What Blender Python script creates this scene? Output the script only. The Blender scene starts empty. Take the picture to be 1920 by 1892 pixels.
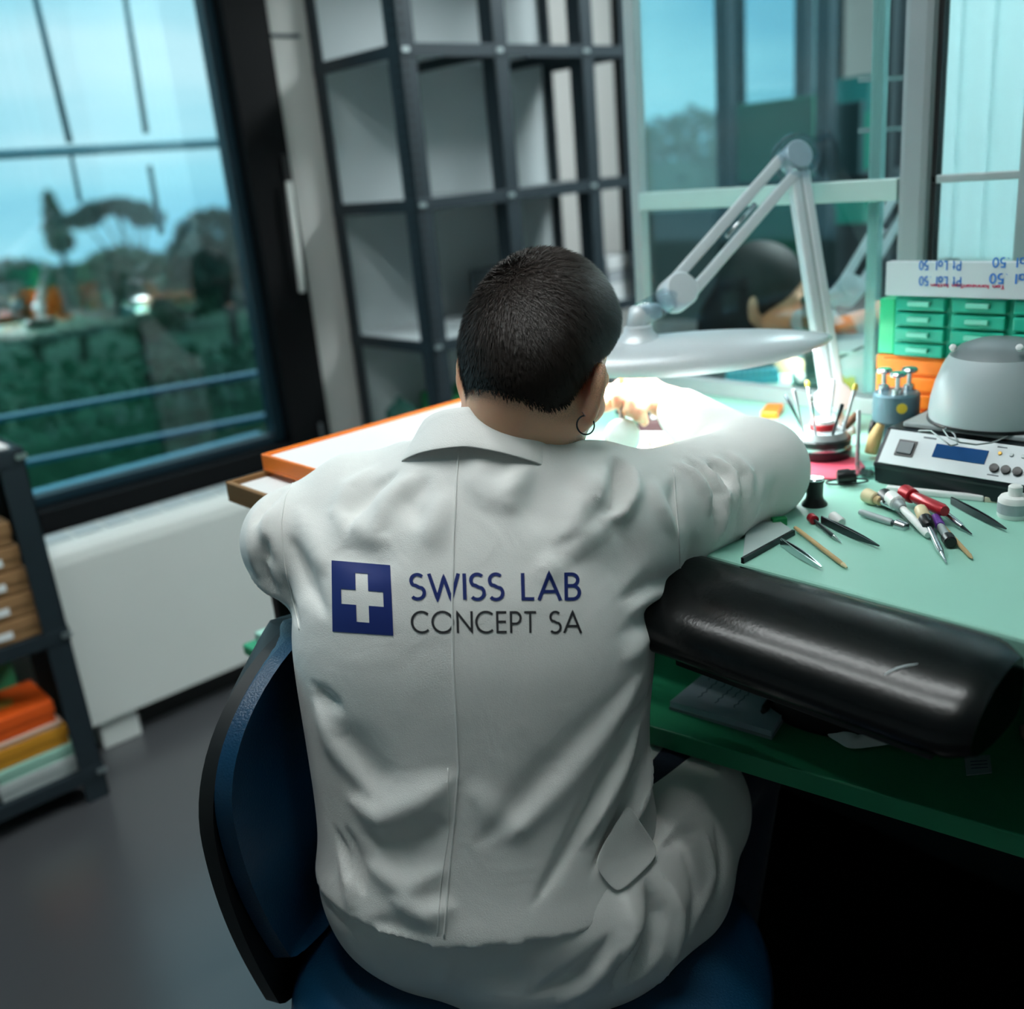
import bpy, bmesh, math, random
import numpy as np
from mathutils import Vector, Matrix
from mathutils.bvhtree import BVHTree
import openvdb

random.seed(7); rng = np.random.default_rng(7)
scene = bpy.context.scene
COL = scene.collection

# ------------------------------------------------------------------ camera
F = 1850.0; PITCH = math.radians(18.75); ROLL = math.radians(5.25); HEAD = math.radians(49.0); HC = 1.40
hd = np.array([math.cos(HEAD), math.sin(HEAD), 0.0]); upv = np.array([0, 0, 1.0]); rt = np.cross(hd, upv)
fw = hd*math.cos(PITCH) - upv*math.sin(PITCH); dn = -(upv*math.cos(PITCH) + hd*math.sin(PITCH))
sr, cr = math.sin(ROLL), math.cos(ROLL)
O = np.array([0.0, 0.0, HC])
cx_, cy_ = rt*cr + dn*sr, rt*sr - dn*cr
cam = bpy.data.cameras.new('camera'); camo = bpy.data.objects.new('camera', cam); COL.objects.link(camo)
camo.matrix_world = Matrix(((cx_[0], cy_[0], -fw[0], O[0]), (cx_[1], cy_[1], -fw[1], O[1]), (cx_[2], cy_[2], -fw[2], O[2]), (0, 0, 0, 1)))
cam.sensor_fit = 'HORIZONTAL'; cam.sensor_width = 36.0; cam.lens = F/1920*36; cam.clip_start = 0.02; cam.clip_end = 300
cam.dof.use_dof = True; cam.dof.focus_distance = 1.12; cam.dof.aperture_fstop = 2.4
scene.camera = camo

# ------------------------------------------------------------------ exposure
vs = scene.view_settings
vs.view_transform = 'Standard'; vs.look = 'None'; vs.exposure = 0.0; vs.gamma = 1.0; vs.use_curve_mapping = False

# ------------------------------------------------------------------ light levels (lamps themselves are built further down)
SKY = 1.7            # dusk sky strength
CEIL = 24.0           # room ceiling panels
CEIL2 = 34.0           # ceiling panels of the room behind the glass
LAMP = 29.0           # bench lamp LED strip
LAMP_W = 25.0         # colleague's lamp LED strip

# world: overcast dusk sky
world = bpy.data.worlds.new('dusk_sky'); scene.world = world; world.use_nodes = True
wn = world.node_tree; wn.nodes.clear()
wo = wn.nodes.new('ShaderNodeOutputWorld'); wb = wn.nodes.new('ShaderNodeBackground')
tc = wn.nodes.new('ShaderNodeTexCoord'); mp = wn.nodes.new('ShaderNodeMapping'); mp.inputs['Scale'].default_value = (1.0, 1.0, 5.0)
nz = wn.nodes.new('ShaderNodeTexNoise'); nz.inputs['Scale'].default_value = 1.6; nz.inputs['Detail'].default_value = 4
rp = wn.nodes.new('ShaderNodeValToRGB')
rp.color_ramp.elements[0].position = 0.36; rp.color_ramp.elements[0].color = (0.24, 0.54, 0.70, 1)
rp.color_ramp.elements[1].position = 0.66; rp.color_ramp.elements[1].color = (0.84, 0.92, 0.95, 1)
e = rp.color_ramp.elements.new(0.5); e.color = (0.46, 0.75, 0.84, 1)
wn.links.new(tc.outputs['Generated'], mp.inputs['Vector']); wn.links.new(mp.outputs['Vector'], nz.inputs['Vector'])
wn.links.new(nz.outputs['Fac'], rp.inputs['Fac']); wn.links.new(rp.outputs['Color'], wb.inputs['Color'])
wb.inputs['Strength'].default_value = SKY; wn.links.new(wb.outputs['Background'], wo.inputs['Surface'])

# ------------------------------------------------------------------ placing helpers (photo point + known height / plane -> place in the room)
def ray(x, y):
    dx, dy = x-960, y-946
    return (fw*F + rt*(dx*cr-dy*sr) + dn*(dx*sr+dy*cr))/F
def Z(x, y, z): r = ray(x, y); return O + r*(z-HC)/r[2]
def Yp(x, y, Y): r = ray(x, y); return O + r*Y/r[1]
def Xp(x, y, X): r = ray(x, y); return O + r*X/r[0]
def D(x, y, d): return O + ray(x, y)*d

# ------------------------------------------------------------------ materials
def lin(h):
    if isinstance(h, str):
        h = h.lstrip('#'); v = [int(h[i:i+2], 16)/255 for i in (0, 2, 4)]
        return tuple((c/12.92 if c <= .04045 else ((c+.055)/1.055)**2.4) for c in v)
    return tuple(h)
MATS = {}
def mat(name, col, rough=.5, metal=0.0, noise=0.0, nscale=30, bump=0.0, bscale=200, emit=0.0, alpha=None, trans=0.0, coat=0.0, spec=None, sss=0.0, stretch=None):
    if name in MATS: return MATS[name]
    m = bpy.data.materials.new(name); m.use_nodes = True; nt = m.node_tree; b = nt.nodes['Principled BSDF']
    c = lin(col)
    b.inputs['Base Color'].default_value = (*c, 1); b.inputs['Roughness'].default_value = rough; b.inputs['Metallic'].default_value = metal
    if spec is not None: b.inputs['Specular IOR Level'].default_value = spec
    if trans: b.inputs['Transmission Weight'].default_value = trans
    if coat: b.inputs['Coat Weight'].default_value = coat; b.inputs['Coat Roughness'].default_value = .12
    if sss:
        b.inputs['Subsurface Weight'].default_value = sss; b.inputs['Subsurface Radius'].default_value = (.018, .005, .0025); b.inputs['Subsurface Scale'].default_value = 1.0
    if emit:
        b.inputs['Emission Color'].default_value = (*c, 1); b.inputs['Emission Strength'].default_value = emit
    if noise or bump:
        t = nt.nodes.new('ShaderNodeTexCoord'); mpn = nt.nodes.new('ShaderNodeMapping'); nt.links.new(t.outputs['Object'], mpn.inputs['Vector'])
        if stretch: mpn.inputs['Scale'].default_value = stretch
    if noise:
        n = nt.nodes.new('ShaderNodeTexNoise'); n.inputs['Scale'].default_value = nscale; n.inputs['Detail'].default_value = 5
        nt.links.new(mpn.outputs['Vector'], n.inputs['Vector'])
        mx = nt.nodes.new('ShaderNodeMix'); mx.data_type = 'RGBA'
        mx.inputs[6].default_value = (*[min(1, x*(1+noise)) for x in c], 1); mx.inputs[7].default_value = (*[x*(1-noise) for x in c], 1)
        nt.links.new(n.outputs['Fac'], mx.inputs[0]); nt.links.new(mx.outputs[2], b.inputs['Base Color'])
        if emit: nt.links.new(mx.outputs[2], b.inputs['Emission Color'])
    if bump:
        n2 = nt.nodes.new('ShaderNodeTexNoise'); n2.inputs['Scale'].default_value = bscale; n2.inputs['Detail'].default_value = 3
        nt.links.new(mpn.outputs['Vector'], n2.inputs['Vector'])
        bp = nt.nodes.new('ShaderNodeBump'); bp.inputs['Strength'].default_value = bump; bp.inputs['Distance'].default_value = .002
        nt.links.new(n2.outputs['Fac'], bp.inputs['Height']); nt.links.new(bp.outputs['Normal'], b.inputs['Normal'])
    MATS[name] = m; return m
def glass_mat(name, tint, refl_ior=1.5, rough=0.0, extra=0.0):
    if name in MATS: return MATS[name]
    m = bpy.data.materials.new(name); m.use_nodes = True; nt = m.node_tree; nt.nodes.clear()
    out = nt.nodes.new('ShaderNodeOutputMaterial'); mixn = nt.nodes.new('ShaderNodeMixShader'); tr = nt.nodes.new('ShaderNodeBsdfTransparent'); gl = nt.nodes.new('ShaderNodeBsdfGlossy')
    fr = nt.nodes.new('ShaderNodeFresnel')
    ge = nt.nodes.new('ShaderNodeNewGeometry'); mr = nt.nodes.new('ShaderNodeMapRange'); mr.inputs[3].default_value = refl_ior; mr.inputs[4].default_value = 1/refl_ior   # same reflectance on both faces of the sheet
    nt.links.new(ge.outputs['Backfacing'], mr.inputs[0]); nt.links.new(mr.outputs[0], fr.inputs['IOR'])
    ad = nt.nodes.new('ShaderNodeMath'); ad.operation = 'ADD'; ad.inputs[1].default_value = extra; nt.links.new(fr.outputs[0], ad.inputs[0])
    tr.inputs['Color'].default_value = (*lin(tint), 1); gl.inputs['Roughness'].default_value = rough
    nt.links.new(ad.outputs[0], mixn.inputs[0]); nt.links.new(tr.outputs[0], mixn.inputs[1]); nt.links.new(gl.outputs[0], mixn.inputs[2]); nt.links.new(mixn.outputs[0], out.inputs['Surface'])
    MATS[name] = m; return m
def cloth_mat(name, col, rough=.85, weave=900.0, wb=.25, noise=.04):
    if name in MATS: return MATS[name]
    m = mat(name, col, rough, noise=noise, nscale=6); nt = m.node_tree; b = nt.nodes['Principled BSDF']
    t = nt.nodes.new('ShaderNodeTexCoord')
    w1 = nt.nodes.new('ShaderNodeTexNoise'); w1.inputs['Scale'].default_value = weave; w1.inputs['Detail'].default_value = 1
    w2 = nt.nodes.new('ShaderNodeTexNoise'); w2.inputs['Scale'].default_value = 45; w2.inputs['Detail'].default_value = 4
    add = nt.nodes.new('ShaderNodeMath'); add.operation = 'MULTIPLY_ADD'; add.inputs[1].default_value = 1.2
    nt.links.new(t.outputs['Object'], w1.inputs['Vector']); nt.links.new(t.outputs['Object'], w2.inputs['Vector'])
    nt.links.new(w2.outputs['Fac'], add.inputs[0]); nt.links.new(w1.outputs['Fac'], add.inputs[2])
    bp = nt.nodes.new('ShaderNodeBump'); bp.inputs['Strength'].default_value = wb; bp.inputs['Distance'].default_value = .0015
    w3 = nt.nodes.new('ShaderNodeTexNoise'); w3.inputs['Scale'].default_value = 13; w3.inputs['Detail'].default_value = 2; w3.inputs['Distortion'].default_value = .8; nt.links.new(t.outputs['Object'], w3.inputs['Vector'])
    bp2 = nt.nodes.new('ShaderNodeBump'); bp2.inputs['Strength'].default_value = .22; bp2.inputs['Distance'].default_value = .012; nt.links.new(w3.outputs['Fac'], bp2.inputs['Height']); nt.links.new(bp2.outputs['Normal'], bp.inputs['Normal'])
    nt.links.new(add.outputs[0], bp.inputs['Height']); nt.links.new(bp.outputs['Normal'], b.inputs['Normal'])
    b.inputs['Sheen Weight'].default_value = .15
    return m

M_wall = mat('wall_paint', '#babcba', .8, noise=.04, nscale=3, bump=.1, bscale=120)
M_floor = mat('floor_resin', '#45474a', .30, noise=.16, nscale=2.2, bump=.04, bscale=300, spec=1.0)
M_ceil = mat('ceiling_paint', '#cfd4d4', .9, noise=.03, nscale=4)
M_black = mat('black_window_frame', '#07090c', .6, noise=.1, nscale=40, spec=.15)
M_rack = mat('rack_steel', '#27343b', .5, .35, noise=.12, nscale=25)
M_panel = mat('rack_panel', '#acb7ba', .6, noise=.03, nscale=5)
M_white = mat('white_enamel', '#d2d7d4', .38, noise=.02, nscale=9)
M_desk = mat('mint_bench_laminate', '#98d0be', .42, noise=.03, nscale=14, bump=.03, bscale=400)
M_green = mat('green_board', '#2f9a6c', .45, noise=.06, nscale=14)
M_alu = mat('aluminium', '#b9c6c9', .35, .85, noise=.05, nscale=30)
M_alug = mat('satin_aluminium_profile', '#aab4b6', .5, .3, noise=.04, nscale=30)
M_leather = mat('black_leather', '#050708', .22, bump=.08, bscale=260, noise=.15, nscale=20, spec=.4)
M_navy = mat('navy_leather', '#0b3a58', .34, bump=.35, bscale=380, noise=.12, nscale=14)
M_shell = mat('black_plastic_shell', '#090b0d', .5, noise=.1, nscale=20)
M_coat = cloth_mat('white_cotton_coat', '#e8e8e5')
M_jeans = cloth_mat('navy_denim', '#14233a', .9, 600, .4)
M_dark = mat('black_plastic', '#0c0f12', .35, noise=.1, nscale=30)
M_steel = mat('polished_steel', '#c9ced2', .22, 1.0, noise=.05, nscale=60)
M_dsteel = mat('dark_steel', '#3c4347', .35, .8, noise=.1, nscale=60)
M_lamp = mat('lamp_silver_paint', '#d3dbe0', .33, .15, noise=.02, nscale=20)
M_clear = glass_mat('clear_plastic_cap', '#dfeaf0', 1.45, .05, .04)
M_orange = mat('orange_plastic', '#f47a12', .45, noise=.04, nscale=20)
M_teal = mat('teal_plastic', '#11b596', .4, noise=.05, nscale=16)
M_card = mat('kraft_cardboard', '#96714a', .8, noise=.08, nscale=18)
M_paper = mat('white_paper', '#e8ecec', .8, noise=.02, nscale=20)
M_wood = mat('light_wood', '#c3a478', .6, noise=.15, nscale=20, stretch=(1, 1, 8))
M_skin = mat('skin', '#e8b697', .5, noise=.07, nscale=40, bump=.1, bscale=500, sss=.45)
M_hair = mat('dark_brown_hair', '#120c09', .9, noise=.25, nscale=60, spec=.1)

# ------------------------------------------------------------------ mesh helpers
LOC = {}
def nrm(v): v = np.asarray(v, float); return v/np.linalg.norm(v)
def frame_of(d, hint=(0, 0, 1)):
    d = nrm(d); h = np.asarray(hint, float)
    if abs(d@nrm(h)) > .98: h = np.array([1., 0, 0])
    a = nrm(np.cross(h, d)); b = np.cross(d, a); return a, b, d
class MB:
    def __init__(s): s.v = []; s.f = []
    def add(s, V, Fc):
        n = len(s.v); s.v += [tuple(map(float, p)) for p in V]; s.f += [tuple(i+n for i in f) for f in Fc]; return s
    def box(s, lo, hi, R=None, at=None):
        x0, y0, z0 = lo; x1, y1, z1 = hi
        V = np.array([(x0,y0,z0),(x1,y0,z0),(x1,y1,z0),(x0,y1,z0),(x0,y0,z1),(x1,y0,z1),(x1,y1,z1),(x0,y1,z1)], float)
        if R is not None: V = V@np.asarray(R).T
        if at is not None: V = V + np.asarray(at)
        return s.add(V, [(3,2,1,0),(4,5,6,7),(0,1,5,4),(1,2,6,5),(2,3,7,6),(3,0,4,7)])
    def bar(s, p0, p1, w, h, hint=(0, 0, 1)):
        p0 = np.asarray(p0, float); p1 = np.asarray(p1, float); a, b, d = frame_of(p1-p0, hint); V = []
        for p in (p0, p1):
            for su, sv in ((-1,-1),(1,-1),(1,1),(-1,1)): V.append(p+a*su*w/2+b*sv*h/2)
        return s.add(V, [(3,2,1,0),(4,5,6,7),(0,1,5,4),(1,2,6,5),(2,3,7,6),(3,0,4,7)])
    def tube(s, pts, rad, n=12, cap=True):
        pts = [np.asarray(p, float) for p in pts]; k = len(pts)
        if np.isscalar(rad): rad = [rad]*k
        V = []; hint = np.array([0, 0, 1.0]); pa = None
        for i, p in enumerate(pts):
            d = pts[min(i+1, k-1)]-pts[max(i-1, 0)]
            d = nrm(d)
            if pa is None: a, b, _ = frame_of(d)
            else: a = nrm(pa-d*(pa@d)); b = np.cross(d, a)
            pa = a
            for j in range(n):
                t = 2*math.pi*j/n; V.append(p+rad[i]*(a*math.cos(t)+b*math.sin(t)))
        Fc = [(i*n+j, i*n+(j+1)%n, (i+1)*n+(j+1)%n, (i+1)*n+j) for i in range(k-1) for j in range(n)]
        if cap: Fc += [tuple(range(n-1, -1, -1)), tuple((k-1)*n+j for j in range(n))]
        return s.add(V, Fc)
    def cyl(s, p0, p1, r0, r1=None, n=20): return s.tube([p0, p1], [r0, r0 if r1 is None else r1], n)
    def lathe(s, c, prof, axis=(0, 0, 1), n=32, cap=True, sx=1.0, sy=1.0, hint=(1, 0, 0)):
        c = np.asarray(c, float); d = nrm(axis); h = np.asarray(hint, float)
        a = nrm(h-d*(h@d)); b = np.cross(d, a)
        V = []
        for r, z in prof:
            for j in range(n):
                t = 2*math.pi*j/n; V.append(c+d*z+a*(r*sx*math.cos(t))+b*(r*sy*math.sin(t)))
        k = len(prof)
        Fc = [(i*n+j, i*n+(j+1)%n, (i+1)*n+(j+1)%n, (i+1)*n+j) for i in range(k-1) for j in range(n)]
        if cap: Fc += [tuple(range(n-1, -1, -1)), tuple((k-1)*n+j for j in range(n))]
        return s.add(V, Fc)
    def prism(s, poly, z0, z1):
        n = len(poly); V = [(x, y, z0) for x, y in poly]+[(x, y, z1) for x, y in poly]
        return s.add(V, [tuple(range(n-1, -1, -1)), tuple(range(n, 2*n))]+[(i, (i+1)%n, (i+1)%n+n, i+n) for i in range(n)])
    def grid(s, P):
        P = np.asarray(P, float); a, b, _ = P.shape
        return s.add(P.reshape(-1, 3), [(i*b+j, (i+1)*b+j, (i+1)*b+j+1, i*b+j+1) for i in range(a-1) for j in range(b-1)])
    def build(s, name, m, parent=None, base=None, smooth=False, bevel=0.0, seg=2, sub=0, solid=0.0, auto=True):
        V = np.array(s.v, float)
        if base is None: base = LOC[parent.name] if parent is not None else np.array([V[:, 0].mean(), V[:, 1].mean(), V[:, 2].min()])
        base = np.asarray(base, float)
        me = bpy.data.meshes.new(name); me.from_pydata((V-base).tolist(), [], s.f); me.validate()
        bmm = bmesh.new(); bmm.from_mesh(me); bmesh.ops.recalc_face_normals(bmm, faces=bmm.faces); bmm.to_mesh(me); bmm.free()
        return link(name, me, m, parent, base, smooth, bevel, seg, sub, solid)
def link(name, me, m, parent, base, smooth=False, bevel=0.0, seg=2, sub=0, solid=0.0):
    o = bpy.data.objects.new(name, me); COL.objects.link(o)
    if m is not None: me.materials.append(m)
    LOC[o.name] = np.asarray(base, float)
    if parent is not None:
        o.parent = parent; o.location = tuple(np.asarray(base)-LOC[parent.name])
    else: o.location = tuple(base)
    if smooth:
        me.polygons.foreach_set('use_smooth', [True]*len(me.polygons))
        if smooth == 'auto':
            me.set_sharp_from_angle(angle=math.radians(40))
    if solid: md = o.modifiers.new('thickness', 'SOLIDIFY'); md.thickness = solid; md.offset = 0
    if sub: md = o.modifiers.new('subdivide', 'SUBSURF'); md.levels = sub; md.render_levels = sub
    if bevel: md = o.modifiers.new('bevel', 'BEVEL'); md.width = bevel; md.segments = seg; md.limit_method = 'ANGLE'
    return o
def tag(o, label, cat, group=None, kind=None):
    o['label'] = label; o['category'] = cat
    if group: o['group'] = group
    if kind: o['kind'] = kind
    return o
def struct(o, label=None):
    o['kind'] = 'structure'
    if label: o['label'] = label
    return o
def thing(name, loc, label, cat, group=None):
    o = bpy.data.objects.new(name, None); COL.objects.link(o); o.empty_display_size = .05
    o.location = tuple(map(float, loc)); LOC[o.name] = np.asarray(loc, float); return tag(o, label, cat, group)
def box(name, lo, hi, m, parent=None, bevel=.002, R=None, at=None): return MB().box(lo, hi, R, at).build(name, m, parent, bevel=bevel)
def rotz(a): c, s = math.cos(a), math.sin(a); return np.array([[c, -s, 0], [s, c, 0], [0, 0, 1.0]])

# ================================================================== THE ROOM
WY = 2.70      # inner face of the window wall
CZ = 2.75
struct(box('floor', (-2.6, -2.6, -.1), (6.0, WY+.2, 0), M_floor, bevel=0), 'dark grey resin floor')
struct(box('ceiling', (-2.6, -2.6, CZ), (6.0, WY+.2, CZ+.1), M_ceil, bevel=0), 'pale ceiling')
WX0, WX1, WZ0, WZ1 = -1.9, 1.588, .585, 2.45
VX0, VX1, VZ0, VZ1 = 3.05, 4.72, .95, 2.5
wl = MB().box((-2.6, WY, 0), (WX0, WY+.2, CZ)).box((WX1, WY, 0), (VX0, WY+.2, CZ)).box((VX1, WY, 0), (6.0, WY+.2, CZ)).box((VX0, WY, 0), (VX1, WY+.2, VZ0)).box((VX0, WY, VZ1), (VX1, WY+.2, CZ)).box((WX0, WY, 0), (WX1, WY+.2, WZ0)).box((WX0, WY, WZ1), (WX1, WY+.2, CZ))
struct(wl.build('wall_window', M_wall, base=(0, WY, 0)), 'pale grey wall around the large window')
struct(box('wall_back', (-2.7, -2.6, 0), (-2.6, WY+.2, CZ), M_wall, bevel=0), 'pale wall behind the viewer')
struct(box('wall_side', (-2.6, -2.7, 0), (6.0, -2.6, CZ), M_wall, bevel=0), 'pale wall on the far right')
M_farwall = mat('far_room_paint', '#cbe3e4', .7, noise=.04, nscale=2)
struct(box('wall_far', (5.0, -2.6, 0), (5.1, WY, CZ), M_farwall, bevel=0), 'pale teal wall at the end of the next room')
# thin joint line on the wall strip beside the window
struct(box('trim_1', (WX1-.01, WY-.004, 1.808), (1.70, WY+.001, 1.818), M_rack, bevel=0), 'thin dark joint line in the wall beside the window')

# window: black frame, sash, glass
wnd = bpy.data.objects.new('window_1', None); COL.objects.link(wnd); LOC[wnd.name] = np.array([0, WY, WZ0]); wnd.location = (0, WY, WZ0); struct(wnd, 'large black framed window looking on trees and dusk sky')
f0, f1 = WY-.035, WY+.10
fr = MB()
fr.box((WX1-.138, f0, WZ0), (WX1, f1, WZ1)).box((WX0, f0, WZ0), (WX0+.1, f1, WZ1)).box((WX0+.1, f0, WZ0), (WX1-.138, f1, WZ0+.075)).box((WX0+.1, f0, WZ1-.1), (WX1-.138, f1, WZ1))
fr.build('window_frame', M_black, wnd, bevel=.004)
s0, s1 = WY+.01, WY+.06
gx1, gz0 = WX1-.170, WZ0+.105
sa = MB().box((gx1, s0, WZ0+.078), (WX1-.138, s1, WZ1-.1)).box((WX0+.1, s0, WZ0+.078), (gx1, s1, gz0)).box((WX0+.1, s0, WZ1-.14), (gx1, s1, WZ1-.1))
sa.build('window_sash', mat('dark_teal_sash', '#0d2733', .4, noise=.08), wnd, bevel=.003)
MB().box((WX0+.1, s0+.02, gz0), (gx1, s0+.03, WZ1-.14)).build('pane', glass_mat('window_glass', '#d8eef2', 1.5, 0.0, .10), wnd)
MB().box((WX0+.1, s1, gz0-.02), (gx1, s1+.07, gz0-.008)).build('outer_sill', mat('sill_blue_reflection', '#7fb4cc', .3, .2, noise=.05), wnd)  # bright blue reflected light is put into the sill colour
hb = MB().bar(Yp(541, 340, f0-.03), Yp(567, 548, f0-.03), .016, .014, hint=(0, 1, 0)); hh = hb.build('handle', M_white, wnd, bevel=.003)
hb = MB().bar(Yp(532, 290, f0-.006), Yp(541, 345, f0-.006), .022, .012, hint=(0, 1, 0)); hb.build('handle_plate', M_dark, wnd, bevel=.003)
hb = MB().bar(Yp(600, 793, f0-.004), Yp(606, 828, f0-.004), .010, .008, hint=(0, 1, 0)); hb.build('hinge_cover', mat('grey_hinge', '#6c7479', .5, .3, noise=.05), wnd, bevel=.002)

w3_ = bpy.data.objects.new('window_3', None); COL.objects.link(w3_); LOC[w3_.name] = np.array([3.9, WY, VZ0]); w3_.location = (3.9, WY, VZ0); struct(w3_, 'dark framed window of the next room')
fr = MB()
for x0_, x1_ in ((VX0, VX0+.06), (VX1-.06, VX1), (3.86, 3.92)): fr.box((x0_, WY+.01, VZ0), (x1_, WY+.09, VZ1))
fr.box((VX0, WY+.011, VZ0), (VX1, WY+.088, VZ0+.07)).box((VX0, WY+.011, VZ1-.07), (VX1, WY+.088, VZ1)); fr.build('window_frame', M_black, w3_)
for x0_, x1_ in ((VX0+.06, 3.86), (3.92, VX1-.06)): MB().box((x0_, WY+.045, VZ0+.07), (x1_, WY+.052, VZ1-.07)).build('pane', glass_mat('window_glass', '#d8eef2', 1.5, 0.0, .10), w3_)
# ceiling lights
M_led = mat('ceiling_led_panel', (.95, 1.0, .99), .5, emit=CEIL); M_led2 = mat('next_room_led_panel', (.93, 1.0, 1.0), .5, emit=CEIL2)
def ceil_light(x, y, sx, sy, m, label):
    t = thing('ceiling_light', (x, y, CZ-.05), label, 'ceiling light', 'ceiling light panels')
    fr = MB().box((x-sx-.02, y-sy-.02, CZ-.05), (x+sx+.02, y-sy, CZ)).box((x-sx-.02, y+sy, CZ-.05), (x+sx+.02, y+sy+.02, CZ)).box((x-sx-.02, y-sy, CZ-.05), (x-sx, y+sy, CZ)).box((x+sx, y-sy, CZ-.05), (x+sx+.02, y+sy, CZ))
    fr.build('frame', M_alug, t)
    MB().box((x-sx, y-sy, CZ-.035), (x+sx, y+sy, CZ-.02)).build('diffuser', m, t)
ceil_light(.22, 1.2, .06, .9, M_led, 'narrow ceiling light strip above the chair')
ceil_light(.70, 1.2, .06, .9, M_led, 'narrow ceiling light strip above the bench front')
ceil_light(3.2, .9, .35, .8, M_led2, 'ceiling light panel of the room behind the glass')

# ------------------------------------------------------------------ outside
ground = MB().box((-40, WY+.3, -3.2), (60, 90, -3.0)).build('ground', mat('outside_grass', '#3b5a3c', .9, noise=.3, nscale=.6)); struct(ground, 'grass outside')
M_leaf = [mat('hedge_leaf', '#2c5a3d', .7, noise=.5, nscale=7), mat('tree_leaf', '#2f5344', .7, noise=.5, nscale=2), mat('olive_leaf', '#4f6548', .7, noise=.5, nscale=2)]
M_bark = mat('bark', '#3b342c', .9, noise=.3, nscale=5)
def leaf_mesh(cen, rad, n, size, sd, flat=1.0):
    r = np.random.default_rng(sd); V = []; Fc = []
    d = r.normal(size=(n, 3)); d /= np.linalg.norm(d, axis=1)[:, None]; R = r.uniform(.55, 1.0, n)**.5
    P = np.asarray(cen)+d*R[:, None]*np.asarray(rad)
    a = r.normal(size=(n, 3)); a /= np.linalg.norm(a, axis=1)[:, None]; b = np.cross(a, r.normal(size=(n, 3))); b /= np.linalg.norm(b, axis=1)[:, None]
    s = size*r.uniform(.6, 1.3, n)[:, None]
    V = np.stack([P-a*s, P+b*s*.5, P+a*s, P-b*s*.5], 1).reshape(-1, 3)
    return V.tolist(), [(4*i, 4*i+1, 4*i+2, 4*i+3) for i in range(n)]
def tree(name, foot, crowns, size, n, m, label, cat='tree', trunk=.15, group=None):
    t = thing(name, foot, label, cat, group); mb = MB()
    for k, (c, r) in enumerate(crowns): mb.add(*leaf_mesh(c, r, n, size, 11+k+len(label)))
    mb.build('foliage', m, t)
    top = np.mean([c for c, r in crowns], 0); tb = MB().tube([foot, (np.asarray(foot)+top)/2+np.array([.1, 0, 0]), top], [trunk, trunk*.8, trunk*.4], 8)
    for c, r in crowns: tb.tube([(np.asarray(foot)+top)/2, np.asarray(c)], [trunk*.5, trunk*.15], 6)
    tb.build('trunk', M_bark, t, smooth=True)
# hedge right below the window
hv = MB(); rr = np.random.default_rng(3)
for k in range(26):
    x = -1.6+k*.30; hv.add(*leaf_mesh((x, 5.2+rr.uniform(-.15, .15), .05+rr.uniform(-.08, .1)), (.42, .5, .62), 420, .055, 40+k))
hv.add(*MB().box((-2, 4.95, -3), (6.5, 5.45, .35)).__dict__.values())
hg = hv.build('hedge', M_leaf[0]); tag(hg, 'dark clipped hedge below the window outside', 'hedge')
def far(x, y, Yd): return Yp(x, y, Yd)
th_ = thing('tall_hedge', (11, 9, -3), 'tall dark green hedge seen through the next room window', 'hedge'); mb = MB()
for k in range(22): mb.add(*leaf_mesh((8.0+k*.42, 9+rr.uniform(-.2, .2), 1.15+rr.uniform(-.1, .1)), (.55, .5, .75), 260, .10, 90+k))
mb.build('foliage', M_leaf[0], th_); MB().box((7.8, 8.7, -3), (17, 9.3, 1.3)).build('core', M_leaf[0], th_)
c = far(400, 425, 26); tree('round_tree', (c[0], 26, -3), [(c+np.array([0, 0, -.4]), (1.15, 1.0, .9)), (c+np.array([-.6, 0, -.9]), (.9, .9, .8)), (c+np.array([.8, .2, -1.0]), (.9, .9, .8))], .13, 1500, M_leaf[1], 'round dark green tree at the right edge of the window', group='trees outside the window')
c = far(215, 400, 30); tree('umbrella_tree', (c[0]+.5, 30, -3), [(c+np.array([dx, 0, dz]), (.55, .5, .22)) for dx, dz in ((-1.0, -.1), (-.45, .15), (.1, .2), (.6, .05), (.95, -.25))], .12, 420, M_leaf[1], 'flat crowned umbrella shaped tree in the middle of the window', trunk=.12, group='trees outside the window')
c = far(97, 395, 34); tree('thin_conifer', (c[0], 34, -3), [(c+np.array([0, 0, .25]), (.16, .16, .35)), (c+np.array([.02, 0, -.15]), (.27, .25, .35)), (c+np.array([-.03, 0, -.55]), (.36, .3, .35)), (c+np.array([.05, 0, -.95]), (.45, .4, .35))], .14, 350, M_leaf[2], 'thin pointed tree at the left of the window', trunk=.12, group='trees outside the window')
for k, (px, py, Yd, rx, rz) in enumerate([(20, 505, 26, 1.3, .7), (120, 510, 31, 1.2, .7), (225, 480, 23, 1.0, .7), (318, 500, 34, 1.3, .7), (450, 505, 38, 2.2, 1.3), (-90, 500, 33, 1.4, .8), (620, 480, 30, 1.6, 1)]):
    c = far(px, py, Yd); tree('bush', (c[0], Yd, -3), [(c+np.array([0, 0, -.5]), (rx, 1.2, rz)), (c+np.array([.4, .2, -1.2]), (rx, 1.2, rz))], .16, 900, M_leaf[k % 3],
        ['leafy tree crown low at the left edge of the window', 'olive green tree crown below the thin conifer', 'dark tree crown below the umbrella shaped tree', 'olive tree crown between the dark ones', 'broad tree crown behind the round tree', 'leafy tree crown hidden left of the window', 'tall tree beyond the wall strip'][k], group='trees outside the window')
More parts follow.
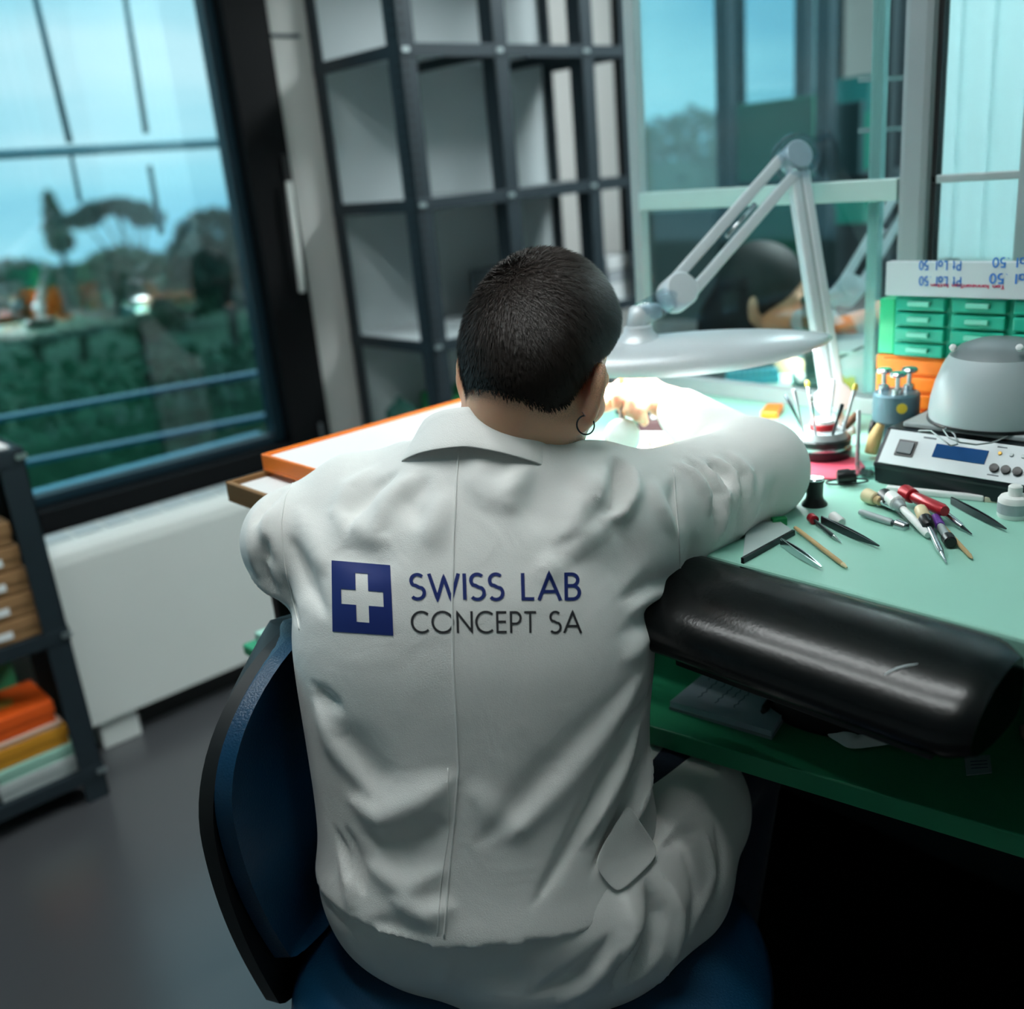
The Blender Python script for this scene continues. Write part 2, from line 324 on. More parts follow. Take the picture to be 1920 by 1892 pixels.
# steel sun-screen in front of the window: two uprights and a rail
M_mast = mat('grey_green_steel', '#4a7a86', .5, .4, noise=.1)
sc_ = thing('sunscreen_frame', (0, 3.9, -3), 'thin steel sunscreen frame with uprights and rails outside the window', 'frame')
for a_, b_, r_ in (((62, -20), (131, 268), .013), ((133, 290), (150, 378), .009), ((232, -20), (274, 250), .013), ((280, 310), (303, 440), .013)):
    p, q = Yp(*a_, 3.9), Yp(*b_, 3.9); MB().tube([p, q], [r_*.8, r_], 8).build('upright', M_mast, sc_, smooth=True)
for (a_, b_, r_) in (((-60, 294), (600, 260), .016), ((-60, 287), (600, 253), .006)):
    MB().tube([Yp(*a_, 3.9), Yp(*b_, 3.9)], r_, 8).build('rail', mat('pale_cable', '#8fb9c4', .4, .3, noise=.05), sc_, smooth=True)
MB().bar(Yp(0, 291, 3.9)-np.array([.5, 0, 0]), Yp(0, 291, 3.9)+np.array([-.5, 0, -5]), .05, .05).build('post', M_mast, sc_)
for j, (a_, b_) in enumerate((((-80, 800), (640, 672)), ((-80, 893), (640, 752)))):
    o = MB().bar(Yp(*a_, 3.1), Yp(*b_, 3.1), .05, .014, hint=(0, 0, 1)).build('guard_rail', mat('blue_rail', '#2f6f8e', .3, .5, noise=.05))
    tag(o, ['upper blue grey guard rail outside the window', 'lower blue grey guard rail outside the window'][j], 'rail', 'guard rails outside the window')

# ------------------------------------------------------------------ radiator
rad = thing('radiator', (1.05, 2.58, 0), 'long white convector radiator under the window', 'radiator')
rx0, rx1 = .60, 1.66
prof = [(2.53, .09), (2.53, .545), (2.537, .572), (2.555, .59), (2.58, .598), (2.655, .60), (2.655, .09)]
P = np.array([[(x, y, z) for y, z in prof+prof[:1]] for x in (rx0, rx1)]); mb = MB().grid(P)
n = len(prof); mb.add([(rx0, y, z) for y, z in prof], [tuple(range(n))]); mb.add([(rx1, y, z) for y, z in prof], [tuple(range(n-1, -1, -1))])
mb.build('casing', M_white, rad, bevel=.004)
for k in range(12): 
    x = rx0+.06+k*.082; box('grille_slat', (x, 2.572, .597), (x+.07, 2.645, .602), mat('grille_grey', '#b9c4c6', .4, noise=.03), rad, bevel=.001)
for x in (.672, 1.45): box('foot', (x, 2.55, 0), (x+.105, 2.63, .10), M_white, rad, bevel=.003)
box('plinth', (.8, 2.60, 0), (1.44, 2.645, .088), M_shell, rad, bevel=.001)

# ------------------------------------------------------------------ tall storage rack along the window wall
RX, RF, RB = 1.725, 2.268, 2.69
def rack(name, X, Ys, levels, zt, label, group=None, panel=True, pm=M_panel):
    t = thing(name, (X[0], Ys[0], 0), label, 'shelving', group)
    for i, x in enumerate(X):
        for y, sg in ((Ys[0], 1), (Ys[1], -1)):
            sx = -1 if i == len(X)-1 else 1
            m_ = MB().box((min(x, x+sx*.055), y, 0), (max(x, x+sx*.055), y+sg*.003, zt)) if sg > 0 else MB().box((min(x, x+sx*.055), y-.003, 0), (max(x, x+sx*.055), y, zt))
            m_.box((min(x, x+sx*.003), min(y, y+sg*.055), 0), (max(x, x+sx*.003), max(y, y+sg*.055), zt))
            p_ = m_.build('post', M_rack, t)
    for z in levels:
        for i in range(len(X)-1):
            b = MB().box((X[i]+.003, Ys[0]+.003, z-.002), (X[i+1]-.003, Ys[1]-.003, z)); b.build('shelf', pm if panel else M_rack, t)
        for x in X: box('side_rail', (x-.001, Ys[0]+.004, z-.032), (x+.004, Ys[1]-.004, z+.002), M_rack, t, bevel=.001)
        box('front_rail', (X[0], Ys[0]-.003, z-.032), (X[-1], Ys[0], z+.002), M_rack, t, bevel=.001)
        box('rear_rail', (X[0], Ys[1], z-.032), (X[-1], Ys[1]+.003, z+.002), M_rack, t, bevel=.001)
        for i, x in enumerate(X):
            xb = x+.012 if i < len(X)-1 else x-.012
            MB().cyl((xb, Ys[0]-.003, z-.015), (xb, Ys[0]-.007, z-.015), .007, n=8).build('bolt', M_alu, t)
            MB().cyl((xb+.012, Ys[0]-.003, z-.015), (xb+.012, Ys[0]-.007, z-.015), .007, n=8).build('bolt', M_alu, t)
    if panel:
        for i in range(len(X)-1): box('back_panel', (X[i]+.005, Ys[1]-.008, .05), (X[i+1]-.005, Ys[1]-.004, zt), pm, t, bevel=0)
    return t
lv = [.15, .545, .945, 1.34, 1.735, 2.13]
rk = rack('storage_rack', [RX, 2.06, 2.42, 2.66], (RF, RB), lv, 2.4, 'tall dark steel shelving rack with empty bays beside the window')
# punched holes of the near post
ph = MB()
for k in range(70):
    z = .4+k*.025; ph.box((RX+.014, RF-.0008, z), (RX+.022, RF+.001, z+.012)).box((RX-.0008, RF+.014, z), (RX+.001, RF+.022, z+.012))
    ph.box((RX-.0008, RB-.022, z), (RX+.001, RB-.014, z+.012))
o = ph.build('post_slots', mat('slot_shadow_grey', '#0d1418', .8, noise=.1), rk); o['kind'] = 'stuff'

# things on the rack
z = .547; p = Yp(760, 760, 2.42)
g = thing('tripod_stand', (p[0], 2.42, z), 'dark green folded tripod stand on the rack shelf', 'stand'); M_dg = mat('dark_green_enamel', '#0f4a40', .5, noise=.1)
hp = Yp(752, 770, 2.42)
MB().lathe(hp, [(.012, -.05), (.045, -.045), (.05, 0), (.03, .02), (.012, .03), (.008, .045)], n=16).build('head', M_dg, g, smooth='auto')
for a_, m_ in (((728, 838), M_dg), ((778, 838), M_dsteel), ((803, 812), M_alug)):
    q = Yp(*a_, 2.40); q = hp+(q-hp)*((z-hp[2])/(q[2]-hp[2])) if q[2] < hp[2]-.01 else q
    MB().bar(hp+np.array([0, 0, -.03]), q, .022, .016).build('leg', m_, g)
p = Yp(850, 745, 2.45); q = Yp(905, 780, 2.45)
box('storage_box', (p[0], 2.45, .5475), (p[0]+.2, 2.62, p[2]), mat('bright_green_card', '#35b066', .6, noise=.05)); tag(bpy.context.scene.objects['storage_box'], 'bright green box on the rack shelf behind the man', 'box')
z = .947
for k, (za, zb) in enumerate(((.947, 1.0), (1.0, 1.04), (1.045, 1.09))):
    x = 2.52; o = box('paper_stack', (x, 2.30, za), (x+.12, 2.5, zb), mat('dull_white_paper', '#b9c0c2', .8, noise=.03) if k != 1 else mat('grey_folder', '#8d969b', .7, noise=.03)); tag(o, ['bottom white paper stack at the right end of the rack', 'grey folder between two white paper stacks', 'top white paper stack at the right end of the rack'][k], 'paper', 'papers on the rack')
o = box('dark_binder_box', (2.17, 2.32, .947), (2.40, 2.6, 1.09), mat('slate_card', '#5a666c', .7, noise=.05)); tag(o, 'slate grey box on the rack behind the head', 'box')

# ------------------------------------------------------------------ low rack at the left edge
lr = rack('low_rack', [-.25, .600], (2.33, 2.517), [.09, .465, .905], .91, 'low dark steel rack with boxes at the left edge', panel=False)
# boxes on the rack
def carton(name, lo, hi, m, label, cat='box', group=None, lid=None, mark=None):
    t = thing(name, ((lo[0]+hi[0])/2, (lo[1]+hi[1])/2, lo[2]), label, cat, group)
    h = hi[2]-lo[2]
    box('body', lo, (hi[0], hi[1], lo[2]+h*.62), m, t, bevel=.002)
    box('lid', (lo[0]-.003, lo[1]-.003, lo[2]+h*.45), (hi[0]+.003, hi[1]+.003, hi[2]), lid or m, t, bevel=.003)
    if mark: box('paper_label', mark[0], mark[1], M_paper, t, bevel=0)
    return t
names = ['bottom cardboard box of the stack on the low rack', 'second cardboard box from the bottom of the stack', 'third cardboard box from the bottom of the stack', 'fourth cardboard box of the stack with a white label', 'topmost open cardboard box of the stack on the low rack']
for k in range(5):
    z0 = .4675+k*.057; xr = .560-.006*k
    carton('cardboard_box', (.16, 2.342, z0), (xr, 2.505, z0+.053), M_card, names[k], group='cardboard boxes on the low rack', mark=((xr-.15+.012*k, 2.3375, z0+.014), (xr-.075+.012*k, 2.3385, z0+.031)) if k < 4 else None)
z0 = .4675+5*.057-.003
o = box('plastic_bag', (.2, 2.36, z0), (.50, 2.49, z0+.030), mat('clear_bag', '#b9cfd6', .2, noise=.2, nscale=30), bevel=.012); tag(o, 'pale plastic bag lying on the topmost cardboard box', 'bag')
for k in range(3):
    z0 = .9095+k*.034; carton('orange_case', (.30, 2.36, z0), (.542, 2.50, z0+.032), M_orange, ['lowest orange case on top of the low rack', 'middle orange case on top of the low rack', 'upper orange case on top of the low rack'][k], group='orange cases on the low rack')
o = box('white_sheet', (.40, 2.37, .9055), (.585, 2.50, .909), M_paper, bevel=0); tag(o, 'white sheet lying on top of the low rack', 'sheet')
cols = [('#aeb7b6', 'grey white'), ('#9fd0bd', 'pale mint'), ('#c98a1e', 'amber yellow'), ('#e2bfa9', 'pale pink'), ('#e8590c', 'bright orange')]
z0 = .0905
for k, (cc, nm) in enumerate(cols):
    h = (.045, .035, .05, .016, .055)[k]
    carton('flat_box', (.37+.004*k, 2.345, z0), (.56-.008*k, 2.505, z0+h), mat('box_'+nm.replace(' ', '_'), cc, .6, noise=.06), nm+' flat box in the low stack on the rack bottom shelf', group='flat boxes on the bottom shelf'); z0 += h+.001
em = MB().lathe((.44, 2.42, z0+.001), [(.024, 0), (.024, .0008)], n=16).build('round_sticker', mat('gold_sticker', '#b98a3a', .5, noise=.1)); tag(em, 'round gold sticker on the orange flat box', 'sticker')
o = box('green_board_sheet', (.13, 2.508, .0905), (.50, 2.514, .43), M_green); tag(o, 'dark green board leaning at the back of the low rack', 'board')
o = box('grey_binder', (.10, 2.35, .0905), (.345, 2.50, .36), mat('graphite_binder', '#3a4249', .6, noise=.06)); tag(o, 'graphite grey binder standing on the bottom shelf of the low rack', 'binder')

# ================================================================== WORK BENCH
DX0, DX1, DZ = .875, 1.60, .95
bench = thing('workbench', (1.2, .5, 0), 'watchmaker workbench with a mint green top', 'workbench')
box('bench_top', (DX0, -.95, DZ-.032), (DX1, 1.40, DZ), M_desk, bench, bevel=.004)
box('side_panel', (1.0, 1.32, 0), (DX1, 1.36, DZ-.032), M_green, bench, bevel=.002)
box('side_panel', (1.0, -.93, 0), (DX1, -.89, DZ-.032), M_green, bench, bevel=.002)
box('rear_panel', (DX1-.03, -.89, 0), (DX1-.01, 1.32, DZ-.032), mat('dark_bench_panel', '#1d2b30', .5, noise=.08), bench, bevel=.001)
# lower green board (pull-out catch tray)
a_, b_ = Z(1221, 1362, .70), Z(1920, 1568, .70); dv = nrm(b_-a_)
A = a_-dv*.30; B = b_+dv*.5; nv = np.array([-dv[1], dv[0], 0]); nv = nv if nv[0] > 0 else -nv
poly = [tuple((A)[:2]), tuple((B)[:2]), tuple((B+nv*.50)[:2]), tuple((A+nv*.50)[:2])]
MB().prism(poly, .672, .70).build('catch_board', M_green, bench, bevel=.002)
box('runner', (.95, 1.02, .66), (1.5, 1.04, .93), M_dsteel, bench, bevel=.001)
box('runner', (1.02, -.28, .66), (1.5, -.26, .93), M_dsteel, bench, bevel=.001)

fp_ = box('shade_slab', (1.03, .22, 0), (1.56, 1.30, .10), mat('underbench_shade_black', '#07090a', .85, noise=.1, spec=.1)); tag(fp_, 'black slab added for the dark shade under the bench', 'platform')  # added black slab, its colour stands in for shade on the floor
# drawer unit under the bench at the right edge
du = thing('drawer_unit', (1.25, .02, 0), 'dark drawer unit under the bench at the right edge', 'drawer unit')
Md = mat('charcoal_steel', '#20282c', .45, .3, noise=.06)
box('body', (1.02, -.24, .02), (1.5, .20, .64), Md, du, bevel=.003)
for k in range(3):
    d_ = box('drawer', (1.0, -.23, .05+.2*k), (1.02, .19, .23+.2*k), Md, du, bevel=.003)
    box('handle', (.985, -.1, .17+.2*k), (1.0, .08, .185+.2*k), M_alug, d_, bevel=.002)

# arm rest pads of the bench (right one in view)
def pad(name, y0, y1, label):
    t = thing(name, (.8, (y0+y1)/2, .8), label, 'arm rest')
    prof = [(.873, .895), (.873, .943), (.866, .955), (.84, .956), (.795, .946), (.762, .928), (.744, .910), (.738, .894), (.745, .880), (.77, .872), (.82, .870), (.866, .876)]
    ys = np.linspace(y0, y1, 25); P = []
    cx, cz = .805, .91
    for y in ys:
        e_ = min((y-y0), (y1-y))/.035; s_ = .80+.20*math.sqrt(max(0, 1-(1-min(1, e_))**2))
        P.append([(cx+(x-cx)*s_, y, cz+(z-cz)*s_) for x, z in prof+prof[:1]])
    mb = MB().grid(P); mb.add(P[0][:-1], [tuple(range(len(prof)))]); mb.add(P[-1][:-1], [tuple(range(len(prof)-1, -1, -1))])
    c_ = mb.build('cushion', M_leather, t, smooth=True, sub=1)
    mb = MB(); 
    box('support_board', (.79, y0+.05, .845), (.872, y1-.05, .871), M_shell, t)
    return t
pr_ = pad('armrest_pad', .30, .70, 'black leather arm rest cushion along the front of the mint bench')
pad('armrest_pad', 1.17, 1.42, 'black leather arm rest cushion beneath the trays at the left of the man')
# bright scratch on the pad
bpy.context.view_layer.update()
def bvh_of(o, dg=None):
    dg = bpy.context.evaluated_depsgraph_get(); ev = o.evaluated_get(dg); me = ev.to_mesh()
    M = o.matrix_world; V = [M@v.co for v in me.vertices]; Fc = [tuple(p.vertices) for p in me.polygons]
    b = BVHTree.FromPolygons(V, Fc); ev.to_mesh_clear(); return b
pb = bvh_of(pr_.children[0])
def hit(b, x, y, off=0.0):
    r = ray(x, y); l, n_, i, d = b.ray_cast(Vector(O), Vector(nrm(r)))
    if l is None: return None
    n_ = np.array(n_); n_ = n_ if n_@r < 0 else -n_
    return np.array(l)+n_*off
pts = [hit(pb, x, y, .0004) for x, y in ((1659, 1266), (1668, 1261), (1682, 1254), (1700, 1249), (1721, 1245))]
pts = [p for p in pts if p is not None]
if len(pts) > 2: MB().tube(pts, [.0003, .0011, .0012, .0010, .0003][:len(pts)], 6).build('scratch', mat('worn_leather_scratch', '#c8d4d6', .5, noise=.1), pr_)

# left trays: brown wooden tray and orange tray with a white liner
def tray(name, lo, hi, m, liner, label, wall=.008, h2=.012):
    t = thing(name, ((lo[0]+hi[0])/2, (lo[1]+hi[1])/2, lo[2]), label, 'tray')
    x0, y0, z0 = lo; x1, y1, z1 = hi
    box('bottom', (x0, y0, z0), (x1, y1, z0+.004), m, t, bevel=.001)
    for l_, h_ in (((x0, y0, z0+.004), (x0+wall, y1, z1)), ((x1-wall, y0, z0+.004), (x1, y1, z1)), ((x0+wall, y0, z0+.004), (x1-wall, y0+wall, z1)), ((x0+wall, y1-wall, z0+.004), (x1-wall, y1, z1))):
        box('wall', l_, h_, m, t, bevel=.002)
    box('liner', (x0+wall, y0+wall, z0+.004), (x1-wall, y1-wall, z1-h2), liner, t, bevel=0)
    return t
M_btray = mat('brown_wood_tray', '#8a6236', .6, noise=.12, nscale=12)
tray('wooden_tray', (.600, 1.14, .973), (.97, 1.325, 1.003), M_btray, M_paper, 'open brown wooden tray under the orange tray', h2=.008)
tray('orange_tray', (.662, 1.13, 1.004), (1.16, 1.322, 1.030), M_orange, M_paper, 'shallow orange tray lined with white beside the left arm', wall=.006, h2=.005)
o = box('mint_block', tuple(Z(497, 1222, .62)-np.array([0, .03, .0])), tuple(Z(497, 1222, .62)+np.array([.07, .03, .03])), mat('mint_plastic', '#a9dccb', .5, noise=.05)); tag(o, 'small mint plastic box behind the chair back', 'box')
mbz = LOC[o.name][2]
sd = thing('side_stand', (.76, 1.50, 0), 'black framed green side stand behind the chair back', 'stand')
box('shelf', (.69, 1.365, mbz-.02), (.98, 1.58, mbz), M_green, sd)
for x in (.70, .95):
    for y in (1.37, 1.55): box('leg', (x, y, 0), (x+.025, y+.022, mbz-.02), M_shell, sd)
box('upright', (.70, 1.43, mbz), (.725, 1.452, .80), M_shell, sd)
box('back_board', (.725, 1.435, mbz), (.95, 1.45, mbz+.17), M_green, sd)

# ================================================================== GLASS PARTITION BEHIND THE BENCH AND THE NEXT ROOM
PX = 1.555
M_pglass = glass_mat('partition_glass', '#edf7f7', 1.5, 0.0, .02)
pt = bpy.data.objects.new('window_2', None); COL.objects.link(pt); LOC[pt.name] = np.array([PX, .6, DZ]); pt.location = (PX, .6, DZ); struct(pt, 'aluminium framed glass partition standing on the bench')
yl = Xp(1196, 300, PX)[1]; yc0, yc1 = Xp(1752, 300, PX)[1], Xp(1694, 300, PX)[1]; ym = Xp(1636, 300, PX)[1]
zb0, zb1 = Xp(1400, 386, PX)[2], Xp(1400, 350, PX)[2]
box('post', (PX-.012, yl-.012, DZ), (PX+.012, yl+.012, CZ), M_alug, pt)
box('post', (PX-.02, yc0, DZ), (PX+.02, yc1, CZ), mat('grey_column', '#9aa3a6', .45, .2, noise=.03), pt, bevel=.012)
box('post', (PX+.006, ym-.010, DZ+.03), (PX+.024, ym+.010, CZ), mat('pale_teal_profile', '#a9d8d6', .35, .3, noise=.03), pt)
box('cross_rail', (PX-.018, yc1, zb0), (PX+.006, yl-.012, zb1), mat('pale_mint_rail', '#b9d4d0', .4, .2, noise=.03), pt)
box('bottom_rail', (PX-.02, yc1, DZ), (PX+.006, yl-.012, DZ+.028), M_alug, pt)
box('bottom_rail', (PX-.02, -.9, DZ), (PX+.006, yc0, DZ+.028), M_alug, pt)
box('cross_rail', (PX-.008, -.9, 1.322), (PX+.008, yc0, 1.334), M_alug, pt)
box('post', (PX-.01, Xp(1917, 300, PX)[1]-.02, DZ), (PX+.01, Xp(1917, 300, PX)[1], CZ), M_alug, pt)
box('seal', (PX-.008, yc0-.008, DZ), (PX+.01, yc0, CZ), M_shell, pt, bevel=0)
box('post', (PX-.012, -.92, DZ), (PX+.012, -.9, CZ), M_alug, pt)
MB().box((PX+.006, yc1, DZ+.03), (PX+.010, yl-.012, CZ)).build('pane', M_pglass, pt)
MB().box((PX-.002, -.9, DZ+.03), (PX+.002, yc0-.008, CZ)).build('pane', M_pglass, pt)
# short cross pieces on the thin inner frame
for py in (150, 245): 
    a_, b_ = Xp(1612, py, PX+.05), Xp(1690, py-4, PX+.05); MB().bar(a_, b_, .012, .008).build('bracket', M_alug, pt)

# vertical blind behind the right pane
bl = thing('vertical_blind', (2.12, .5, 1.1), 'pale blue vertical slat blind behind the right glass pane', 'blind')
M_slat = mat('pale_blue_blind', '#e3eff2', .6, noise=.03, nscale=6)
_nt = M_slat.node_tree; _tl = _nt.nodes.new('ShaderNodeBsdfTranslucent'); _tl.inputs['Color'].default_value = (.80, .93, .95, 1); _mx = _nt.nodes.new('ShaderNodeMixShader'); _mx.inputs[0].default_value = .6
_nt.links.new(_nt.nodes['Principled BSDF'].outputs[0], _mx.inputs[1]); _nt.links.new(_tl.outputs[0], _mx.inputs[2]); _nt.links.new(_mx.outputs[0], _nt.nodes['Material Output'].inputs['Surface'])
for k in range(16):
    y = .99-k*.064; MB().box((-.002, -.034, 0), (.002, .034, 1.45), rotz(.25), (2.12, y, 1.14)).build('slat', M_slat, bl)
box('head_rail', (2.09, -.06, 2.6), (2.15, 1.04, 2.64), M_alug, bl)
# colleague's bench
wb_ = thing('workbench', (2.1, .8, 0), 'mint bench of the colleague behind the glass', 'workbench')
box('bench_top', (1.63, .0, DZ-.032), (2.02, 1.20, DZ-.002), M_desk, wb_, bevel=.003)
for x in (1.66, 1.96):
    for y in (.05, 1.13): box('leg', (x, y, 0), (x+.04, y+.04, DZ-.032), M_rack, wb_)
# rack and cabinets deeper in the next room
FX = 3.1
fk = thing('storage_rack', (FX, 1.9, 0), 'dark steel rack holding green panels behind the colleague', 'shelving')
def colbox(name, x0, y0, x1, y1, X, dep, m, parent):
    a_, b_ = Xp(x0, (y0+y1)/2, X), Xp(x1, (y0+y1)/2, X); za, zb = Xp((x0+x1)/2, y1, X)[2], Xp((x0+x1)/2, y0, X)[2]
    return box(name, (X, min(a_[1], b_[1]), za), (X+dep, max(a_[1], b_[1]), zb), m, parent, bevel=.004)
for x0, x1 in ((1343, 1366), (1528, 1552), (1652, 1666)):
    a_, b_ = Xp(x0, 250, FX), Xp(x1, 250, FX); box('post', (FX, b_[1], 0), (FX+.05, a_[1], 2.5), M_rack, fk)
    box('post', (FX+.5, b_[1], 0), (FX+.55, a_[1], 2.5), M_rack, fk)
yA, yB = Xp(1343, 250, FX)[1], Xp(1666, 250, FX)[1]
for z in (.95, 1.28, 2.49): box('shelf', (FX+.05, yB, z-.02), (FX+.5, yA, z), M_rack, fk)
M_gpan = mat('deep_green_panel', '#0a6a55', .5, noise=.06)
colbox('panel', 1372, 188, 1524, 342, FX+.06, .03, M_gpan, fk)
colbox('panel', 1385, 392, 1560, 520, FX+.06, .03, M_gpan, fk)
colbox('panel', 1556, 192, 1612, 330, FX+.06, .03, mat('slate_panel', '#27484d', .5, noise=.05), fk)
colbox('panel', 1552, 420, 1650, 640, FX+.06, .03, mat('slate_grey_panel', '#4c565a', .6, noise=.05), fk)
colbox('panel', 1196, 395, 1340, 600, FX+.06, .03, mat('grey_panel', '#5f7478', .6, noise=.05), fk)
fc = thing('green_counter', (4.5, 2.0, 0), 'long green cabinet row at the far end of the next room', 'cabinet')
a_, b_ = Xp(1190, 250, 4.3), Xp(1345, 250, 4.3)
box('body', (4.3, b_[1]-.8, 0), (4.8, 2.6, Xp(1270, 345, 4.3)[2]+.25), mat('sea_green_cabinet', '#1f8f7c', .4, noise=.08, nscale=4), fc)
box('top_row', (4.3, b_[1]-.8, Xp(1270, 345, 4.3)[2]+.25), (4.8, 2.6, Xp(1270, 190, 4.3)[2]), mat('dark_teal_cabinet', '#2b7c7b', .35, noise=.15, nscale=6), fc)
for k in range(5):
    yy = b_[1]-.75+k*.42
    if yy+.38 < 2.6: box('door', (4.285, yy, .1), (4.30, yy+.38, Xp(1270, 345, 4.3)[2]+.22), mat('sea_green_door', '#27a58c', .4, noise=.06), fc)

# ================================================================== BENCH LAMP
def arm_pair(mb, p, q, gap, w, hint):
    a, b, d = frame_of(np.asarray(q)-np.asarray(p), hint); return a, b, d
def desk_lamp(label, base, elbow, joint, neck, tip, length, strength, name='bench_lamp', width=.085):
    base, elbow, joint, neck, tip = [np.asarray(v, float) for v in (base, elbow, joint, neck, tip)]
    t = thing(name, (base[0], base[1], DZ), label, 'lamp')
    MB().lathe((base[0], base[1], DZ), [(.034, 0), (.034, .008), (.020, .012), (.016, .04), (.016, .06)], n=20).build('clamp', M_lamp, t, smooth='auto')
    pl_ = nrm(np.cross(elbow-base, joint-elbow))          # normal of the arm plane
    b0 = base+np.array([0, 0, .0])
    mb = MB().bar(np.array([base[0], base[1], DZ+.05]), base, .026, .03, hint=pl_); mb.cyl(base-pl_*.020, base+pl_*.020, .024, n=24); mb.build('base_joint', M_lamp, t, smooth='auto', bevel=.002)
    # lower arm: two channel sections side by side
    side = nrm(np.cross(pl_, elbow-base))
    for s_ in (-1, 1):
        o_ = side*s_*.0098
        m_ = MB().bar(base+o_, elbow+o_, .0185, .018, hint=side); m_.build('lower_arm', M_lamp, t, bevel=.004)
    m_ = MB().bar(base+pl_*.002, elbow+pl_*.002, .012, .006, hint=side); m_.build('arm_groove', M_alug, t)
    # clear cap over the elbow
    MB().lathe(elbow-pl_*.022, [(.002, 0), (.034, .002), (.038, .012), (.038, .032), (.034, .042), (.002, .044)], axis=pl_, n=28).build('elbow_cap', M_clear, t, smooth='auto')
    MB().cyl(elbow-pl_*.016, elbow+pl_*.016, .024, n=24).build('elbow_joint', M_lamp, t, smooth='auto', bevel=.002)
    side2 = nrm(np.cross(pl_, joint-elbow)); du_ = nrm(joint-elbow)
    for s_ in (-1, 1):
        o_ = side2*s_*.017
        MB().bar(elbow+o_+du_*.02, joint+o_-du_*.015, .022, .017, hint=side2).build('upper_arm', M_lamp, t, bevel=.003)
    MB().tube([elbow+du_*.12+pl_*.004, elbow+du_*.20+pl_*.004], .004, 8).build('spring', M_steel, t, smooth=True)
    # joint block at the end of the upper arm
    MB().lathe(joint-pl_*.024, [(.004, 0), (.024, .001), (.028, .006), (.028, .042), (.024, .047), (.004, .048)], axis=pl_, n=28).build('head_joint', M_lamp, t, smooth='auto')
    MB().cyl(joint-pl_*.027, joint-pl_*.023, .008, n=12).build('screw', M_dsteel, t)
    mid = joint+(neck-joint)*.55
    MB().tube([joint, mid+np.array([0, 0, .006]), neck+np.array([0, 0, .018])], [.020, .019, .016], 14).build('neck_link', M_clear if name == 'bench_lamp' else M_lamp, t, smooth=True)
    MB().tube([mid, neck+np.array([0, 0, .016]), neck+np.array([0, 0, .002])], [.013, .017, .018], 14).build('neck', M_lamp, t, smooth=True)
    MB().lathe(neck-np.array([0, 0, .022]), [(.040, -.004), (.030, .006), (.023, .014), (.022, .022), (.018, .024)], n=28).build('collar', M_lamp, t, smooth='auto')
    # shade: an upturned leaf shaped hull
    ax = nrm(np.array([tip[0]-neck[0], tip[1]-neck[1], 0])); ac = np.array([-ax[1], ax[0], 0])
    cen = tip-ax*length/2
    def hull(dz, sc_, ns=41, nt_=17):
        P = []
        for i in range(ns):
            s_ = -1+2*i/(ns-1); q = max(0.0, 1-abs(s_)**2.2); row = []
            w_ = width*q**.62*sc_+.0005; rim = cen[2]-.022*q; top = cen[2]+.003+.021*q**.75+dz*q
            for j in range(nt_):
                th = math.pi*j/(nt_-1); row.append(cen+ax*(s_*length/2*(1 if sc_ == 1 else .985))+ac*(w_*math.cos(th))+np.array([0, 0, (rim+(top-rim)*math.sin(th)**.75)-cen[2]]))
            P.append(row)
        return P
    sh = MB().grid(hull(0, 1.0)).build('shade', M_lamp, t, smooth=True, solid=.003)
    # LED strip under the shade
    led = mat('lamp_led_'+name, (.90, 1.0, 1.0), .5, emit=strength)
    ss = np.linspace(-.86, .86, 25); hw_ = [width*max(0, 1-abs(u)**2.2)**.62*.80 for u in ss]
    pl2 = [cen+ax*u*length/2+ac*w_ for u, w_ in zip(ss, hw_)]+[cen+ax*u*length/2-ac*w_ for u, w_ in zip(ss[::-1], hw_[::-1])]
    zl_ = cen[2]-.007; MB().prism([tuple(p_[:2]) for p_ in pl2], zl_-.003, zl_).build('led_strip', led, sh)
    return t
base = Z(1562, 748, 1.005); elb = D(1491, 296, 1.63); jt = D(1270, 549, 1.545); nk = D(1196, 612, 1.50); tip = D(1559, 634, 1.50)
desk_lamp('large silver articulated bench lamp over the hands of the man', base, elb, jt, nk, tip, .47, LAMP)
cl_b = np.array([1.86, .42, 1.0]); cl_e = np.array([1.80, .50, 1.42])
wjt = D(1590, 545, 1.95); wtip = D(1500, 590, 1.93); wel = D(1700, 360, 2.05)
desk_lamp('pale lamp arm of the colleague behind the glass', np.array([1.93, .86, 1.0]), wel, wjt, D(1545, 580, 1.95), D(1460, 648, 2.02), .30, LAMP_W, name='colleague_lamp', width=.07)

# ================================================================== THINGS ON THE BENCH
T = DZ+.0005
def on(x, y): return Z(x, y, DZ)
# --- drawer cabinets with the handwritten board
CX = 1.42
def cabinet(name, y0, y1, z0, z1, rows, cols, m, label, dep=.11, tab=True):
    t = thing(name, (CX+dep/2, (y0+y1)/2, z0), label, 'drawer cabinet')
    box('body', (CX+.006, y0, z0), (CX+dep, y1, z1), m, t, bevel=.002)
    for r in range(rows):
        for c_ in range(cols):
            ya = y0+(y1-y0)*(c_+.06)/cols; yb = y0+(y1-y0)*(c_+.94)/cols; za = z0+(z1-z0)*(r+.07)/rows; zb = z0+(z1-z0)*(r+.90)/rows
            d_ = box('drawer', (CX-.004, ya, za), (CX+.006, yb, zb), m, t, bevel=.002)
            if tab: box('pull', (CX-.010, ya+(yb-ya)*.28, zb-.012), (CX-.004, yb-(yb-ya)*.28, zb-.005), M_tealp if m is M_teal else m, d_, bevel=.0015)
    return t
M_tealp = mat('pale_teal_pull', '#7fdcc4', .3, noise=.04)
zo, zt_, zl = 1.080, 1.172, 1.222
cabinet('orange_drawer_cabinet', .30, .752, DZ, zo, 5, 2, M_orange, 'orange plastic drawer cabinet under the teal one', tab=False)
